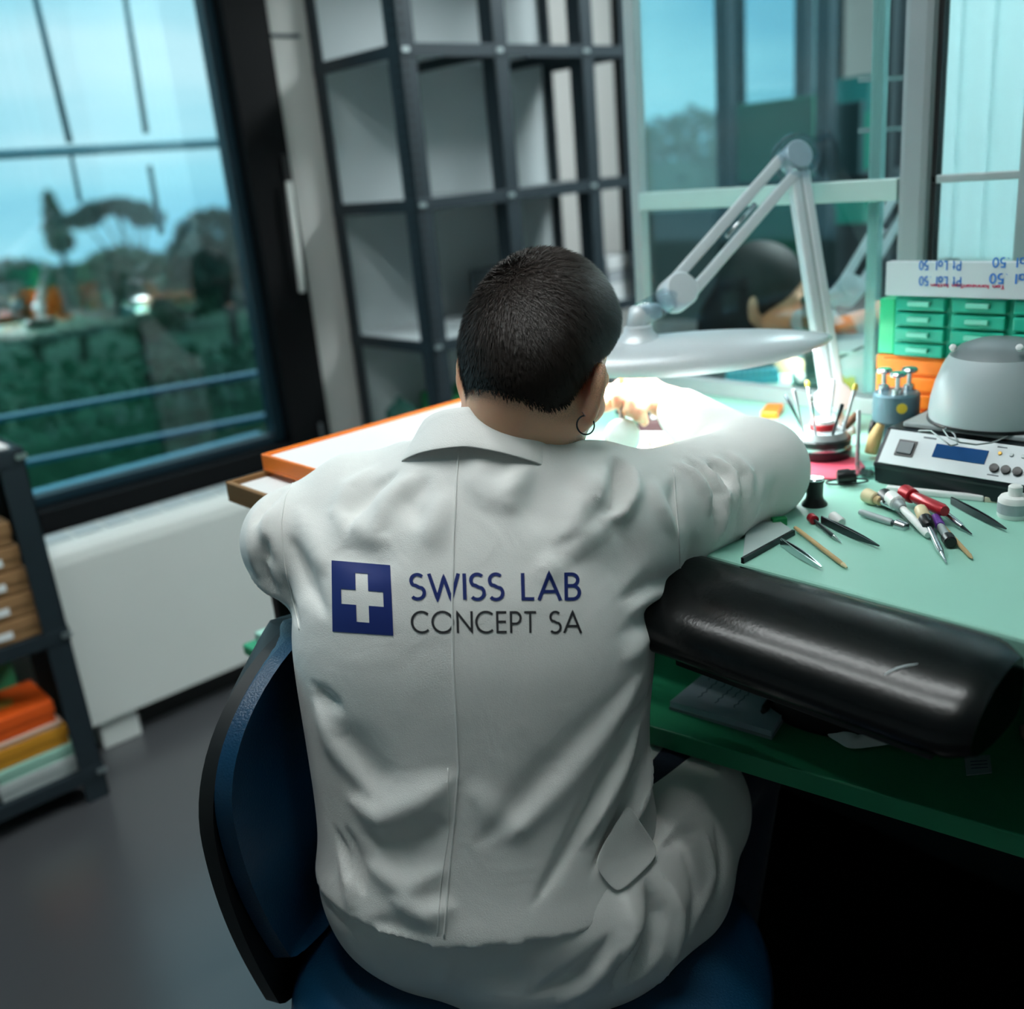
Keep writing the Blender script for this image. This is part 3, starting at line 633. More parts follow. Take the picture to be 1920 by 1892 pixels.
cabinet('teal_drawer_cabinet', .30, .725, zo+.001, zt_, 4, 5, M_teal, 'teal drawer cabinet below the handwritten board')
lb = thing('label_board', (CX, .5, zt_+.001), 'white board with upside down blue and red handwriting on the cabinets', 'board')
box('board', (CX-.012, .26, zt_+.001), (CX+.006, .732, zl), mat('white_board', '#cfd8dd', .5, noise=.02), lb, bevel=.001)

# --- stroke lettering
def arc(cx, cy, rx, ry, a0, a1, n=14): return [(cx+rx*math.cos(math.radians(a0+(a1-a0)*i/n)), cy+ry*math.sin(math.radians(a0+(a1-a0)*i/n))) for i in range(n+1)]
GL = {'S': (.52, [arc(.26, .735, .215, .235, 40, 240)[:-1]+[(.20, .545), (.31, .475)]+arc(.25, .265, .235, .245, 50, -140)]),
      'W': (1.05, [[(.02, 1), (.29, .02), (.525, .86), (.76, .02), (1.03, 1)]]), 'I': (.12, [[(.06, 0), (.06, 1)]]),
      'L': (.46, [[(.06, 1), (.06, .05), (.44, .05)]]), 'A': (.78, [[(.02, 0), (.39, .96), (.76, 0)], [(.15, .32), (.63, .32)]]),
      'B': (.54, [[(.06, 0), (.06, .95), (.24, .95)]+arc(.26, .74, .20, .21, 90, -90)+[(.08, .53)], [(.24, .53)]+arc(.27, .29, .24, .24, 90, -90)+[(.06, .05)]]),
      'C': (.80, [arc(.47, .5, .43, .47, 48, 312, 22)]), 'O': (.98, [arc(.49, .5, .45, .47, 0, 360, 28)]), 'N': (.74, [[(.06, 0), (.06, .93), (.68, .07), (.68, 1)]]),
      'E': (.50, [[(.46, .95), (.06, .95), (.06, .05), (.46, .05)], [(.06, .52), (.44, .52)]]), 'P': (.52, [[(.06, 0), (.06, .95), (.24, .95)]+arc(.26, .69, .22, .26, 90, -90)+[(.06, .43)]]),
      'T': (.56, [[(.02, .95), (.54, .95)], [(.28, .95), (.28, 0)]]), ' ': (.36, []),
      't': (.4, [[(.2, .9), (.2, .1), (.32, .02)], [(.05, .62), (.36, .62)]]), 'a': (.5, [arc(.24, .3, .2, .28, 30, 330), [(.44, .58), (.44, 0)]]), '.': (.2, [[(.08, .02), (.12, .06)]]),
      ',': (.2, [[(.1, .06), (.05, -.1)]]), '5': (.5, [[(.42, .95), (.1, .95), (.08, .55)]+arc(.22, .3, .22, .28, 100, -120)]), '0': (.55, [arc(.27, .5, .22, .46, 0, 360, 16)]),
      '6': (.5, [[(.38, .95)]+arc(.25, .3, .2, .28, 150, 510, 16)]), '9': (.5, [arc(.25, .68, .2, .26, 0, 360, 14)+[(.4, .0)]]), 'l': (.2, [[(.1, 1), (.1, 0)]]), 'e': (.5, [[(.06, .32), (.42, .32)]+arc(.24, .3, .2, .28, 0, 300)]),
      'n': (.5, [[(.06, .6), (.06, 0)], arc(.25, .3, .19, .28, 170, 0)+[(.44, 0)]]), 'r': (.4, [[(.06, .6), (.06, 0)], arc(.25, .3, .19, .28, 170, 60)])}
def ribbons(text, w, track=.10, step=.06):
    """list of (left/right point rows) in letter units and total width"""
    out = []; x = 0
    for ch in text:
        adv, st = GL[ch]
        for pl_ in st:
            P = [np.array(p)+np.array([x, 0]) for p in pl_]
            Q = [P[0]]
            for a, b in zip(P[:-1], P[1:]):
                k = max(1, int(np.linalg.norm(b-a)/step)); Q += [a+(b-a)*(i+1)/k for i in range(k)]
            Lr = []
            for i, p in enumerate(Q):
                d0 = Q[i]-Q[i-1] if i else Q[1]-Q[0]; d1 = Q[i+1]-Q[i] if i < len(Q)-1 else d0
                if np.linalg.norm(pl_[0]-np.array(pl_[-1])) < 1e-6 and i in (0, len(Q)-1): d0 = Q[-1]-Q[-2]; d1 = Q[1]-Q[0]
                d0 = d0/np.linalg.norm(d0); d1 = d1/np.linalg.norm(d1); m_ = d0+d1; m_ = m_/max(1e-6, np.linalg.norm(m_)); nn = np.array([-m_[1], m_[0]])
                sc_ = min(2.2, 1/max(.35, abs(m_@d0))); Lr.append((p+nn*w/2*sc_, p-nn*w/2*sc_))
            out.append(Lr)
        x += adv+track
    return out, x-track
def lettering(name, text, fmap, m, parent, w, track=.10):
    rb, wd = ribbons(text, w, track); mb = MB()
    for Lr in rb:
        P = [[fmap(l[0]/wd, l[1]), fmap(r_[0]/wd, r_[1])] for l, r_ in Lr]
        if any(p is None for q in P for p in q): continue
        mb.grid(P)
    return mb.build(name, m, parent)
M_bink = mat('blue_marker', '#3f7fd0', .6, noise=.1); M_rink = mat('red_marker', '#d0436a', .6, noise=.1)
def board_map(y_l, y_r, z_b, z_t):      # upside down: text starts at the right (image) and is flipped
    return lambda u, v: np.array([CX-.0128, y_r+(y_l-y_r)*u, z_t-(z_t-z_b)*v])
yz = lambda x, y: Xp(x, y, CX-.012)
def put(text, x0, x1, y0, y1, m, w=.16):
    a_, b_ = yz(x0, y0), yz(x1, y1); lettering('handwriting', text, board_map(a_[1], b_[1], b_[2], a_[2]), m, lb, w)
put('Pt Lal .50', 1724, 1802, 489, 507, M_bink); put('Pt Lal .50', 1724, 1802, 518, 537, M_bink)
put('Lal .50', 1862, 1936, 483, 502, M_bink); put('Lal .50', 1856, 1936, 513, 533, M_bink)
put('Tan lanneanSan latlan', 1746, 1884, 532, 542, M_rink, .22)
o = box('green_case', (1.43, .7265, 1.081), (1.50, .752, 1.165), mat('bright_green_case', '#2fc98c', .45, noise=.05)); tag(o, 'bright green upright case on the orange cabinet beside the teal one', 'case')
p = on(1692, 655)
o = MB().box((-.05, -.03, 0), (.05, .03, .022), rotz(.6), Z(1672, 668, DZ-.002)).build('parts_tray', M_orange, bevel=.003); tag(o, 'small orange parts tray on the colleague bench behind the glass', 'tray')

# --- demagnetiser / control device with grey dome
dev = thing('control_device', (1.3, .48, DZ), 'black and white control box with a blue display', 'device')
y0, y1 = .315, .637
pf = [(1.215, .952), (1.212, .972), (1.209, .978), (1.246, 1.020), (1.40, 1.020), (1.40, .952)]
P = np.array([[(x, y, z) for x, z in pf+pf[:1]] for y in (y0, y1)]); mb = MB().grid(P); mb.add([(x, y0, z) for x, z in pf], [tuple(range(6))]); mb.add([(x, y1, z) for x, z in pf], [tuple(range(5, -1, -1))])
mb.build('housing', mat('black_steel_case', '#0e1a20', .35, .2, noise=.06), dev, bevel=.003)
fa, fb = np.array([1.209, 0, .978]), np.array([1.246, 0, 1.020]); fd = nrm(fb-fa); fl = np.linalg.norm(fb-fa); fn = nrm(np.cross(fd, (0, 1, 0))); fn = fn if fn[0] < 0 else -fn
def face(y_, v, off): return np.array([0, y_, 0])+fa+fd*fl*v+fn*off
def plate(name, ya, yb, v0, v1, th, m, par, off=.0003):
    V = [face(ya, v0, off), face(yb, v0, off), face(yb, v1, off), face(ya, v1, off)]; V += [v+fn*th for v in V]
    return MB().add(V, [(0,1,2,3),(7,6,5,4),(0,4,5,1),(1,5,6,2),(2,6,7,3),(3,7,4,0)]).build(name, m, par)
fp = plate('front_panel', y0+.006, y1-.006, .06, .96, .002, mat('white_front', '#d9e2e6', .45, noise=.02), dev)
plate('display', .496, .563, .40, .74, .0012, mat('blue_lcd', '#0c3f70', .6, noise=.08, emit=.25, spec=.1), fp, .0023)
plate('switch_frame', .588, .613, .30, .72, .0015, M_dark, fp, .0023)
plate('rocker', .5905, .6105, .36, .66, .004, mat('grey_rocker', '#59646a', .35, noise=.05), fp, .0023)
for k, (yy, vv) in enumerate(((.482, .42), (.468, .40), (.454, .38), (.44, .36))):
    MB().lathe(face(yy, .34, .0023), [(.0058, 0), (.0055, .004), (.002, .0045)], axis=fn, n=14).build('button', M_dark, fp, smooth='auto')
    MB().lathe(face(yy-.0, .72, .0023), [(.0026, 0), (.0022, .002)], axis=fn, n=10).build('indicator', mat('brass_led', '#b08a3a', .3, .5, noise=.05) if k == 0 else M_alug, fp)
plate('print_line', .583, .570-.004, .84, .88, .0002, M_dsteel, fp, .0023)
plate('print_line', .476, .488, .86, .89, .0002, M_dsteel, fp, .0023); plate('print_line', .474, .488, .16, .19, .0002, M_dsteel, fp, .0023)
box('foot', (1.24, .60, DZ), (1.27, .62, .9525), M_dark, dev); box('foot', (1.36, .60, DZ), (1.39, .62, .9525), M_dark, dev); box('foot', (1.24, .33, DZ), (1.27, .35, .9525), M_dark, dev)
dm = thing('dome_cover', (1.325, .535, 1.0205), 'grey bell shaped dome on a plate on top of the control box', 'dome')
MB().box((1.258, .40, 1.0205), (1.395, .622, 1.028)).build('plate', M_alug, dm, bevel=.002)
dc = (1.325, .528, 1.028)
MB().lathe(dc, [(.082, 0), (.083, .012), (.081, .030), (.076, .052), (.068, .074), (.060, .088)], n=48, cap=False).build('dome', mat('grey_hammered', '#b9c5c9', .38, .1, noise=.03, bump=.05), dm, smooth=True)
MB().lathe(dc, [(.060, .088), (.048, .099), (.030, .106), (.0, .108)], n=48, cap=False).build('cap', mat('darker_grey_cap', '#7f898c', .4, .1, noise=.04), dm, smooth=True)
MB().lathe(dc, [(.084, 0), (.0845, .002), (.084, .004)], n=48).build('gasket', M_dark, dm)
for x in (1787, 1912):
    p = Xp(x, 652, 1.283); MB().lathe(p, [(.0045, -.003), (.0045, .002), (.002, .004)], axis=(-.8, 0, .6), n=12).build('rivet', M_paper, dm, smooth='auto')
cw = [Z(x, y, 1.024) for x, y in ((1722, 816), (1745, 823), (1765, 840), (1782, 846), (1795, 835), (1790, 815), (1775, 808), (1768, 820), (1778, 838), (1800, 842), (1830, 838), (1860, 830), (1890, 822))]
cw = [p+np.array([0, 0, .006+.006*math.sin(i)]) for i, p in enumerate(cw)]
tag(MB().tube(cw, .0011, 6).build('thin_wire', M_alug, smooth=True), 'thin curled wire lying on the control box', 'wire')

# --- press tool
ps = thing('press_tool', (1.36, .684, DZ), 'blue grey cylinder press with three plungers and a yellow dot', 'tool')
M_bg = mat('blue_grey_enamel', '#5f7f8c', .4, .3, noise=.06); pc = np.array([1.36, .684, 0])
MB().lathe(pc+[0, 0, DZ], [(.026, 0), (.026, .008), (.018, .014), (.016, .05)], n=28).build('column', M_bg, ps, smooth='auto')
MB().lathe(pc+[0, 0, .998], [(.030, 0), (.033, .003), (.033, .041), (.030, .044)], n=36).build('cylinder', M_bg, ps, smooth='auto')
dd = nrm(np.array([0, 0, 0])-pc*np.array([1, 1, 0])); dd = nrm(dd+.25*np.array([-dd[1], dd[0], 0]))
MB().lathe(pc+[0, 0, 1.024]+dd*.0325, [(.0075, 0), (.0075, .0012)], axis=dd, n=18).build('dot', mat('yellow_dot', '#e3c93f', .5, noise=.03), ps)
for a_ in (70, 190, 310):
    q = pc+np.array([math.cos(math.radians(a_+20))*.02, math.sin(math.radians(a_+20))*.02, 1.042])
    MB().lathe(q, [(.008, 0), (.008, .008), (.0035, .010), (.0035, .026), (.011, .027), (.012, .030), (.010, .033)], n=18).build('plunger', M_steel, ps, smooth='auto')
MB().tube([pc+np.array([-.02, .022, .998]), pc+np.array([-.022, .026, .985]), pc+np.array([-.023, .027, .955])], [.006, .0045, .003], 8).build('hanging_pin', M_dark, ps, smooth=True)

# --- tool carousel on a pink mat
pm = [on(1500, 898), on(1596, 902), on(1622, 878), on(1610, 862), on(1510, 850), on(1470, 860)]
o = MB().prism([tuple(p[:2]) for p in pm], DZ, DZ+.003).build('pink_mat', mat('pink_rubber', '#d84a63', .6, noise=.08), bevel=.001); tag(o, 'pink rubber mat under the tool carousel', 'mat')
cc = Z(1542, 852, DZ+.004); tcz = thing('tool_carousel', cc, 'round black and silver tool carousel with standing tools', 'tool stand')
MB().lathe(cc, [(.040, 0), (.042, .003), (.042, .012), (.040, .013)], n=36).build('base', M_dark, tcz, smooth='auto')
MB().lathe(cc, [(.039, .013), (.0395, .018), (.039, .019)], n=36).build('ring', M_steel, tcz, smooth='auto')
MB().lathe(cc, [(.041, .019), (.041, .027), (.038, .029)], n=36).build('base', M_dark, tcz, smooth='auto')
MB().lathe(cc, [(.037, .029), (.033, .038), (.02, .040)], n=36).build('turntable', M_alug, tcz, smooth='auto')
MB().lathe(cc, [(.019, .040), (.019, .048), (.017, .049)], n=24).build('cup', mat('red_cup', '#c5242c', .4, noise=.04), tcz, smooth='auto')
MB().lathe(cc, [(.0165, .049), (.016, .054), (.006, .057)], n=24).build('cushion', M_paper, tcz, smooth='auto')
for k in range(8):
    a_ = math.radians(k*45+12); q = cc+np.array([math.cos(a_)*.030, math.sin(a_)*.030, .036]); e_ = cc+np.array([math.cos(a_)*(.046+.006*(k % 3)), math.sin(a_)*(.046+.006*(k % 3)), .105-.008*(k % 3)])
    r_ = MB().tube([q, q+(e_-q)*.6, e_], [.0018, .0022, .0030], 8).build('tool_rod', [M_alug, M_steel, M_dsteel][k % 3], tcz, smooth=True)
    if k in (1, 4, 6): MB().lathe(e_, [(.0036, -.003), (.004, .002), (.002, .006)], axis=e_-q, n=10).build('cap', [mat('yellow_cap', '#d8c04a', .5, noise=.03), mat('blue_cap', '#1f8fc0', .4, noise=.03), M_paper][(k//2) % 3], r_)
# --- loupes
def loupe(p, m, label):
    t = thing('eyepiece_loupe', p, label, 'loupe')
    MB().lathe(p, [(.0165, 0), (.0165, .002), (.0115, .008), (.0105, .013), (.0112, .030), (.0125, .032), (.0125, .034), (.010, .035)], n=32).build('body', M_dark, t, smooth='auto')
    MB().lathe(p, [(.0122, .034), (.0125, .0355), (.011, .037), (.009, .0365)], n=32).build('rim', M_steel, t, smooth='auto')
    MB().lathe(p, [(.0095, .0345), (.006, .036), (.0, .0365)], n=24, cap=False).build('lens', glass_mat('lens_glass', '#cfe0e4', 1.5, 0, .05), t, smooth=True)
loupe(on(1527, 946), M_dark, 'black eyepiece loupe standing upright by the elbow')
p = on(1588, 908); lp = thing('clip_loupe', p, 'black clip loupe lying with its wire spring', 'loupe')
MB().lathe(p+[0, 0, .011], [(.006, -.014), (.011, -.012), (.011, .002), (.009, .006), (.009, .012)], axis=(.5, -.85, .1), n=20).build('body', M_dark, lp, smooth='auto')
MB().tube([p+np.array([.0, .0, .004])+np.array([.028*math.cos(t)*.76+.020*math.sin(t)*.2, -.028*math.cos(t)*.65+.012*math.sin(t), .0]) for t in np.linspace(0, 6.28, 25)], .0012, 6).build('wire_spring', M_dark, lp, smooth=True)
# --- small things around the press
p = on(1632, 860); t = thing('cork_block', p, 'pale cork shaped tool leaning beside the press', 'tool')
MB().tube([p+[0, 0, .008], p+np.array([.012, 0, .03]), p+np.array([.02, -.004, .048])], [.009, .010, .006], 12).build('cork', mat('cork', '#c9ab72', .7, noise=.2), t, smooth=True)
MB().tube([p+np.array([.02, -.004, .046]), p+np.array([.026, -.006, .066])], [.003, .004], 10).build('pin', M_dark, t, smooth=True)
p = on(1625, 893); t = thing('glass_dish', p, 'small clear glass dish in front of the press', 'dish'); MB().lathe(p, [(.014, 0), (.016, .004), (.016, .018), (.0145, .018), (.0145, .004), (.0, .003)], n=28, cap=False).build('dish', glass_mat('dish_glass', '#e6f2f2', 1.45, .02, .05), t, smooth='auto')
MB().lathe(p+[0, 0, .003], [(.010, 0), (.010, .004)], n=12).build('screws', M_dsteel, t)
p = on(1607, 885); t = thing('steel_stand', p, 'thin steel rod stand beside the tool carousel', 'stand'); MB().tube([p, p+[0, 0, .002]], .011, 16).build('base', M_steel, t); MB().tube([p+[0, 0, .002], p+[0, 0, .09]], .003, 10).build('rod', M_alug, t, smooth=True)
p = on(1567, 838); o = MB().tube([cc*0+np.array([1.33, .79, DZ+.006]), np.array([1.345, .76, DZ+.03]), np.array([1.36, .745, DZ+.05])], [.006, .007, .006], 10).build('brown_grip', mat('brown_leather', '#6b4632', .6, noise=.15), smooth=True); tag(o, 'brown leather grip lying behind the carousel', 'grip')
tag(MB().bar(on(1662, 921)+[0, 0, .004], on(1845, 940)+[0, 0, .004], .009, .008).build('white_rod', M_paper, bevel=.002), 'long white plastic rod in front of the control box', 'rod')
tag(MB().bar(on(1846, 940)+[0, 0, .0035], on(1905, 944)+[0, 0, .0035], .0085, .007).build('paper_strip', mat('cream_strip', '#d8cfb8', .7, noise=.05), bevel=.001), 'cream paper strip beside the white rod', 'strip')
# --- screwdrivers, tweezers, sticks
def pen(name, x0, y0, x1, y1, segs, label, cat='screwdriver', z0=.006, z1=.003, group='hand tools on the bench'):
    a_ = on(x0, y0)+[0, 0, z0]; b_ = on(x1, y1)+[0, 0, z1]; L = np.linalg.norm(b_-a_); d = (b_-a_)/L
    t = thing(name, a_-[0, 0, z0], label, cat, group)
    for s0_, s1_, r0, r1, m, nm in segs:
        MB().tube([a_+d*L*s0_, a_+d*L*(s0_+(s1_-s0_)*.08), a_+d*L*(s1_-(s1_-s0_)*.08), a_+d*L*s1_], [r0*.8, r0, r1, r1*.8], 12).build(nm, m, t, smooth='auto')
    return t
M_red = mat('red_anodised', '#b3202f', .3, .3, noise=.05); M_wht = mat('white_plastic', '#e9ecea', .4, noise=.02); M_cream = mat('cream_plastic', '#e0cfa5', .45, noise=.05); M_purple = mat('purple_plastic', '#6a3a9a', .4, noise=.05)
pen('screwdriver', 1520, 978, 1577, 1022, [(0, .14, .006, .006, M_red, 'swivel_head'), (.14, .75, .0022, .0026, M_dsteel, 'shaft'), (.75, 1, .0022, .0007, M_steel, 'blade')], 'small screwdriver with a red swivel head')
pen('screwdriver', 1612, 968, 1700, 994, [(0, .7, .0042, .0048, M_alug, 'handle'), (.7, .78, .0035, .0035, M_dsteel, 'neck'), (.78, 1, .0070, .0062, M_steel, 'swivel_head')], 'silver screwdriver lying left of the tool pile')
pen('screwdriver', 1622, 941, 1698, 972, [(0, .28, .0095, .0085, M_cream, 'swivel_head'), (.28, .4, .006, .006, M_wood, 'neck'), (.4, 1, .004, .0042, M_steel, 'shaft')], 'screwdriver with a cream wooden head', z0=.01, z1=.008)
pen('screwdriver', 1655, 945, 1728, 1000, [(0, .24, .0105, .0100, M_dark, 'swivel_head'), (.24, 1, .0052, .0052, M_dark, 'handle')], 'screwdriver with a round black head', z0=.012, z1=.006)
pen('screwdriver', 1668, 958, 1740, 1012, [(0, .22, .009, .010, M_wht, 'swivel_head'), (.22, .34, .008, .006, M_alug, 'neck'), (.34, 1, .0045, .0050, M_wht, 'handle')], 'white handled screwdriver across the tool pile', z0=.020, z1=.006)
pen('screwdriver', 1694, 945, 1770, 988, [(0, .24, .0108, .0095, M_red, 'swivel_head'), (.24, 1, .0072, .0078, M_red, 'handle')], 'thick red screwdriver on top of the tool pile', z0=.016, z1=.020)
pen('screwdriver', 1764, 975, 1822, 1006, [(0, .7, .0042, .0036, M_steel, 'shaft'), (.7, 1, .002, .0007, M_dsteel, 'blade')], 'steel blade end beside the red handle', z0=.012, z1=.003)
pen('screwdriver', 1724, 980, 1774, 1060, [(0, .2, .0075, .0078, M_cream, 'collar'), (.2, .36, .0080, .007, M_dark, 'grip'), (.36, .82, .0035, .0035, M_steel, 'shaft'), (.82, 1, .0025, .0008, M_steel, 'blade')], 'screwdriver with a cream collar and black grip', z0=.018, z1=.003)
pen('screwdriver', 1752, 985, 1782, 1030, [(0, .35, .006, .006, M_purple, 'grip'), (.35, .8, .0045, .0045, M_alug, 'shaft'), (.8, 1, .0075, .0070, M_dark, 'swivel_head')], 'short purple screwdriver in the tool pile', z0=.010, z1=.008)
pen('wooden_stick', 1762, 990, 1823, 1052, [(0, .9, .0026, .0026, M_wood, 'shaft'), (.9, 1, .0026, .0010, M_wood, 'point')], 'thin wooden stick poking out of the tool pile', 'stick')
pen('wooden_stick', 1491, 998, 1588, 1069, [(0, .92, .0028, .0028, M_wood, 'shaft'), (.92, 1, .0028, .0012, M_cream, 'point')], 'lone wooden stick lying in front of the tray', 'stick')
pen('white_stopper', 1560, 975, 1578, 985, [(0, 1, .0065, .0065, M_wht, 'plug')], 'small white plastic stopper beside the tweezers', 'stopper', group=None)
pen('probe', 1640, 935, 1730, 988, [(0, .6, .0032, .0032, M_wht, 'handle'), (.6, .75, .0036, .0036, M_red, 'collar'), (.75, 1, .003, .002, M_steel, 'tip')], 'thin white probe with a red collar under the pile', z0=.004, z1=.004)
def tweezers(x0, y0, x1, y1, m, label, op=.5):
    a_ = on(x0, y0)+[0, 0, .003]; b_ = on(x1, y1)+[0, 0, .003]; d = b_-a_; L = np.linalg.norm(d); d /= L; n_ = np.array([-d[1], d[0], 0])
    t = thing('tweezers', a_-[0, 0, .003], label, 'tweezers', 'tweezers on the bench')
    for s_ in (-1, 1):
        st = np.linspace(0, 1, 13); rows = []
        for u in st:
            g = s_*op*.006*math.sin(math.pi*min(1, u*1.0))**.8; hw = .0042*(1-u**3)+.0006
            c_ = a_+d*L*u+n_*g; rows.append([c_+n_*(-.0007)+[0, 0, -hw+.0025], c_+n_*(-.0007)+[0, 0, hw+.0025], c_+n_*.0007+[0, 0, hw+.0025], c_+n_*.0007+[0, 0, -hw+.0025], c_+n_*(-.0007)+[0, 0, -hw+.0025]])
        MB().grid(rows).build('prong', m, t)
    MB().bar(a_+[0, 0, .0025], a_+d*L*.14+[0, 0, .0025], .003, .008).build('heel', m, t, bevel=.001)
tweezers(1540, 982, 1648, 1032, M_dsteel, 'dark steel tweezers pointing at the bench edge', .3)
tweezers(1464, 1024, 1540, 1072, M_steel, 'bright polished tweezers nearest the leather pad', .45)
tweezers(1783, 946, 1886, 1000, M_dsteel, 'dark steel tweezers right of the red screwdriver', .3)
p = on(1900, 968); bt = thing('pill_bottle', p, 'small white bottle with a narrow cap at the right edge', 'bottle')
MB().lathe(p, [(.0175, 0), (.0185, .002), (.0185, .022), (.016, .026), (.009, .027)], n=28).build('body', M_wht, bt, smooth='auto'); MB().lathe(p, [(.008, .027), (.008, .038), (.006, .040)], n=20).build('cap', M_wht, bt, smooth='auto')
MB().lathe(p, [(.0187, .006), (.0187, .019)], n=28, cap=False).build('label_band', mat('grey_print', '#a6b4b8', .6, noise=.3, nscale=90), bt, smooth=True)
# grey bench pad with a dark edge and a green block by the sleeve
a_, b_, c_ = on(1398, 1058), on(1490, 1002), on(1330, 1000)
q4 = a_+(c_-b_)*.5
mp_ = thing('bench_mat', a_, 'grey working mat with a dark edge under the right sleeve', 'mat')
poly = [on(1392, 1056), on(1488, 1003), on(1462, 985), on(1400, 985)]
MB().prism([tuple(p[:2]) for p in poly], DZ, DZ+.006).build('mat_sheet', mat('grey_mat', '#b7c6c4', .5, noise=.03), mp_, bevel=.001)
MB().bar(poly[0]+[0, 0, .003], poly[1]+[0, 0, .003], .004, .007).build('mat_edge', M_dsteel, mp_)
o = MB().bar(on(1447, 986)+[0, 0, .005], on(1474, 983)+[0, 0, .005], .010, .010).build('green_block', mat('green_block', '#0f8a4f', .5, noise=.05), bevel=.001); tag(o, 'little green block beside the right sleeve', 'block')
# under the lamp: movement holder, wooden block, blue disc, paper
p = on(1225, 800); t = thing('movement_holder', p, 'dark red and black movement holder under the hand', 'holder')
MB().box((-.055, -.03, .0), (.055, .03, .022), rotz(.5), p+[0.02, .0, 0]).build('body', mat('dark_maroon', '#3a1f22', .5, noise=.1), t, bevel=.004)
MB().lathe(p+[-.02, .03, .022], [(.03, 0), (.03, .008), (.022, .012), (.02, .012)], n=28).build('ring', M_steel, t, smooth='auto')
MB().bar(p+[-.03, -.02, .026], p+[.05, -.06, .030], .010, .006).build('bar', M_alug, t, bevel=.001)
for k in range(6): 
    q = p+np.array([-.045+.015*k, .02*math.sin(k*2.1), .024]); MB().lathe(q, [(.006, 0), (.006, .004), (.003, .006)], n=12).build('gear', [M_steel, mat('brass', '#b8913f', .3, .8, noise=.05), M_red][k % 3], t)
o = MB().box((-.05, -.012, 0), (.05, .012, .012), rotz(-.65), on(1272, 832)).build('wood_block', M_wood, bevel=.002); tag(o, 'light wooden strip on the bench under the lamp', 'block')
o = MB().lathe(on(1262, 856), [(.028, 0), (.028, .003), (.026, .004)], n=32).build('blue_disc', mat('sky_blue_plastic', '#5aa9dc', .5, noise=.03), smooth='auto'); tag(o, 'flat sky blue disc on the bench under the lamp', 'disc')
o = MB().prism([tuple(on(x, y)[:2]) for x, y in ((1120, 838), (1200, 800), (1270, 812), (1210, 880))], DZ, DZ+.001).build('paper_sheet', M_paper); tag(o, 'white paper sheet on the bench in front of the man', 'paper')
o = MB().box((-.03, -.015, 0), (.03, .015, .014), rotz(.4), on(1448, 778)).build('orange_clip', M_orange, bevel=.003); tag(o, 'small orange clip at the foot of the glass partition', 'clip')
# colleague's bench things (behind the glass)
def won(x, y): return Z(x, y, DZ-.002)
p = won(1410, 722); t = thing('comb_tray', p, 'turquoise comb shaped tray on the colleague bench', 'tray')
q = won(1462, 712); d = nrm(q-p); 
MB().bar(won(1362, 722)+[0, 0, .008], won(1458, 714)+[0, 0, .008], .035, .016).build('base', mat('turquoise_plastic', '#1f9db0', .45, noise=.04), t, bevel=.002)
a_, b_ = won(1362, 722)+[0, 0, .016], won(1458, 714)+[0, 0, .016]
for k in range(9):
    c_ = a_+(b_-a_)*(k+.5)/9; MB().box((-.004, -.015, 0), (.004, .015, .010), rotz(math.atan2(*(b_-a_)[[1, 0]])), c_).build('tooth', MATS['turquoise_plastic'], t, bevel=.001)
p = won(1525, 725); t = thing('microscope', p, 'dark green microscope stand behind the lamp arm', 'microscope'); M_mg = mat('grey_green_enamel', '#2f5a50', .45, noise=.05)
MB().box((-.05, -.035, 0), (.05, .035, .02), rotz(.7), p).build('base', M_mg, t, bevel=.004)
MB().bar(p+[.0, .0, .02], p+[.03, .03, .17], .03, .022).build('pillar', M_mg, t, bevel=.004)
MB().tube([D(1495, 600, 1.93), D(1530, 605, 1.95)], [.02, .024], 14).build('optic_head', M_alug, t, smooth='auto'); MB().tube([p+[.03, .03, .16], D(1530, 605, 1.95)], .014, 10).build('arm', M_mg, t, smooth=True)
p = won(1610, 742); t = thing('white_tub', p, 'white plastic tub with a yellow patch behind the glass', 'tub')
MB().lathe(p, [(.040, 0), (.043, .002), (.055, .085), (.060, .090), (.060, .094), (.052, .094)], n=36).build('body', M_wht, t, smooth='auto')
dd = nrm(-p*np.array([1, 1, 0])); dd = nrm(dd+.5*np.array([dd[1], -dd[0], 0])); MB().box((-.002, -.016, 0), (.004, .016, .035), np.array([dd, [-dd[1], dd[0], 0], [0, 0, 1]]).T, p+dd*.045+[0, 0, .012]).build('patch', mat('yellow_patch', '#e0cf2a', .5, noise=.05), t)
MB().tube([p+np.array([.058*math.cos(a), .058*math.sin(a), .085-.03*math.sin(a)]) for a in np.linspace(2.2, 5.4, 14)], .002, 6).build('bail', M_dsteel, t, smooth=True)

# --- things on the lower green board
GZ = .7005
nb = [Z(x, y, GZ) for x, y in ((1255, 1330), (1375, 1229), (1510, 1290), (1447, 1388))]
t = thing('notepad', nb[0], 'white notepad with handwriting on the green lower board', 'notepad')
def shrink(P, k): c_ = np.mean(P, 0); return [c_+(p-c_)*k for p in P]
MB().prism([tuple(p[:2]) for p in nb], GZ, GZ+.004).build('back_cover', mat('pale_grey_card', '#8d989c', .7, noise=.03), t)
MB().prism([tuple(p[:2]) for p in shrink(nb, .985)], GZ+.004, GZ+.012).build('pages', mat('blue_white_paper', '#a9bcc8', .8, noise=.03), t)
for k in range(6):
    v = .12+.1*k; f_ = lambda u, w_: nb[1]+(nb[2]-nb[1])*(v+w_)+(nb[0]-nb[1])*(.12+.72*u)+np.array([0, 0, .0126])
    MB().grid([[f_(u, 0)+np.array([0, .0015*math.sin(u*60+k), 0]), f_(u, .012)+np.array([0, .0015*math.sin(u*60+k), 0])] for u in np.linspace(0, .6+.35*math.sin(k*1.7)**2, 20)]).build('writing_line', mat('ink', '#34506a', .7, noise=.1), t)
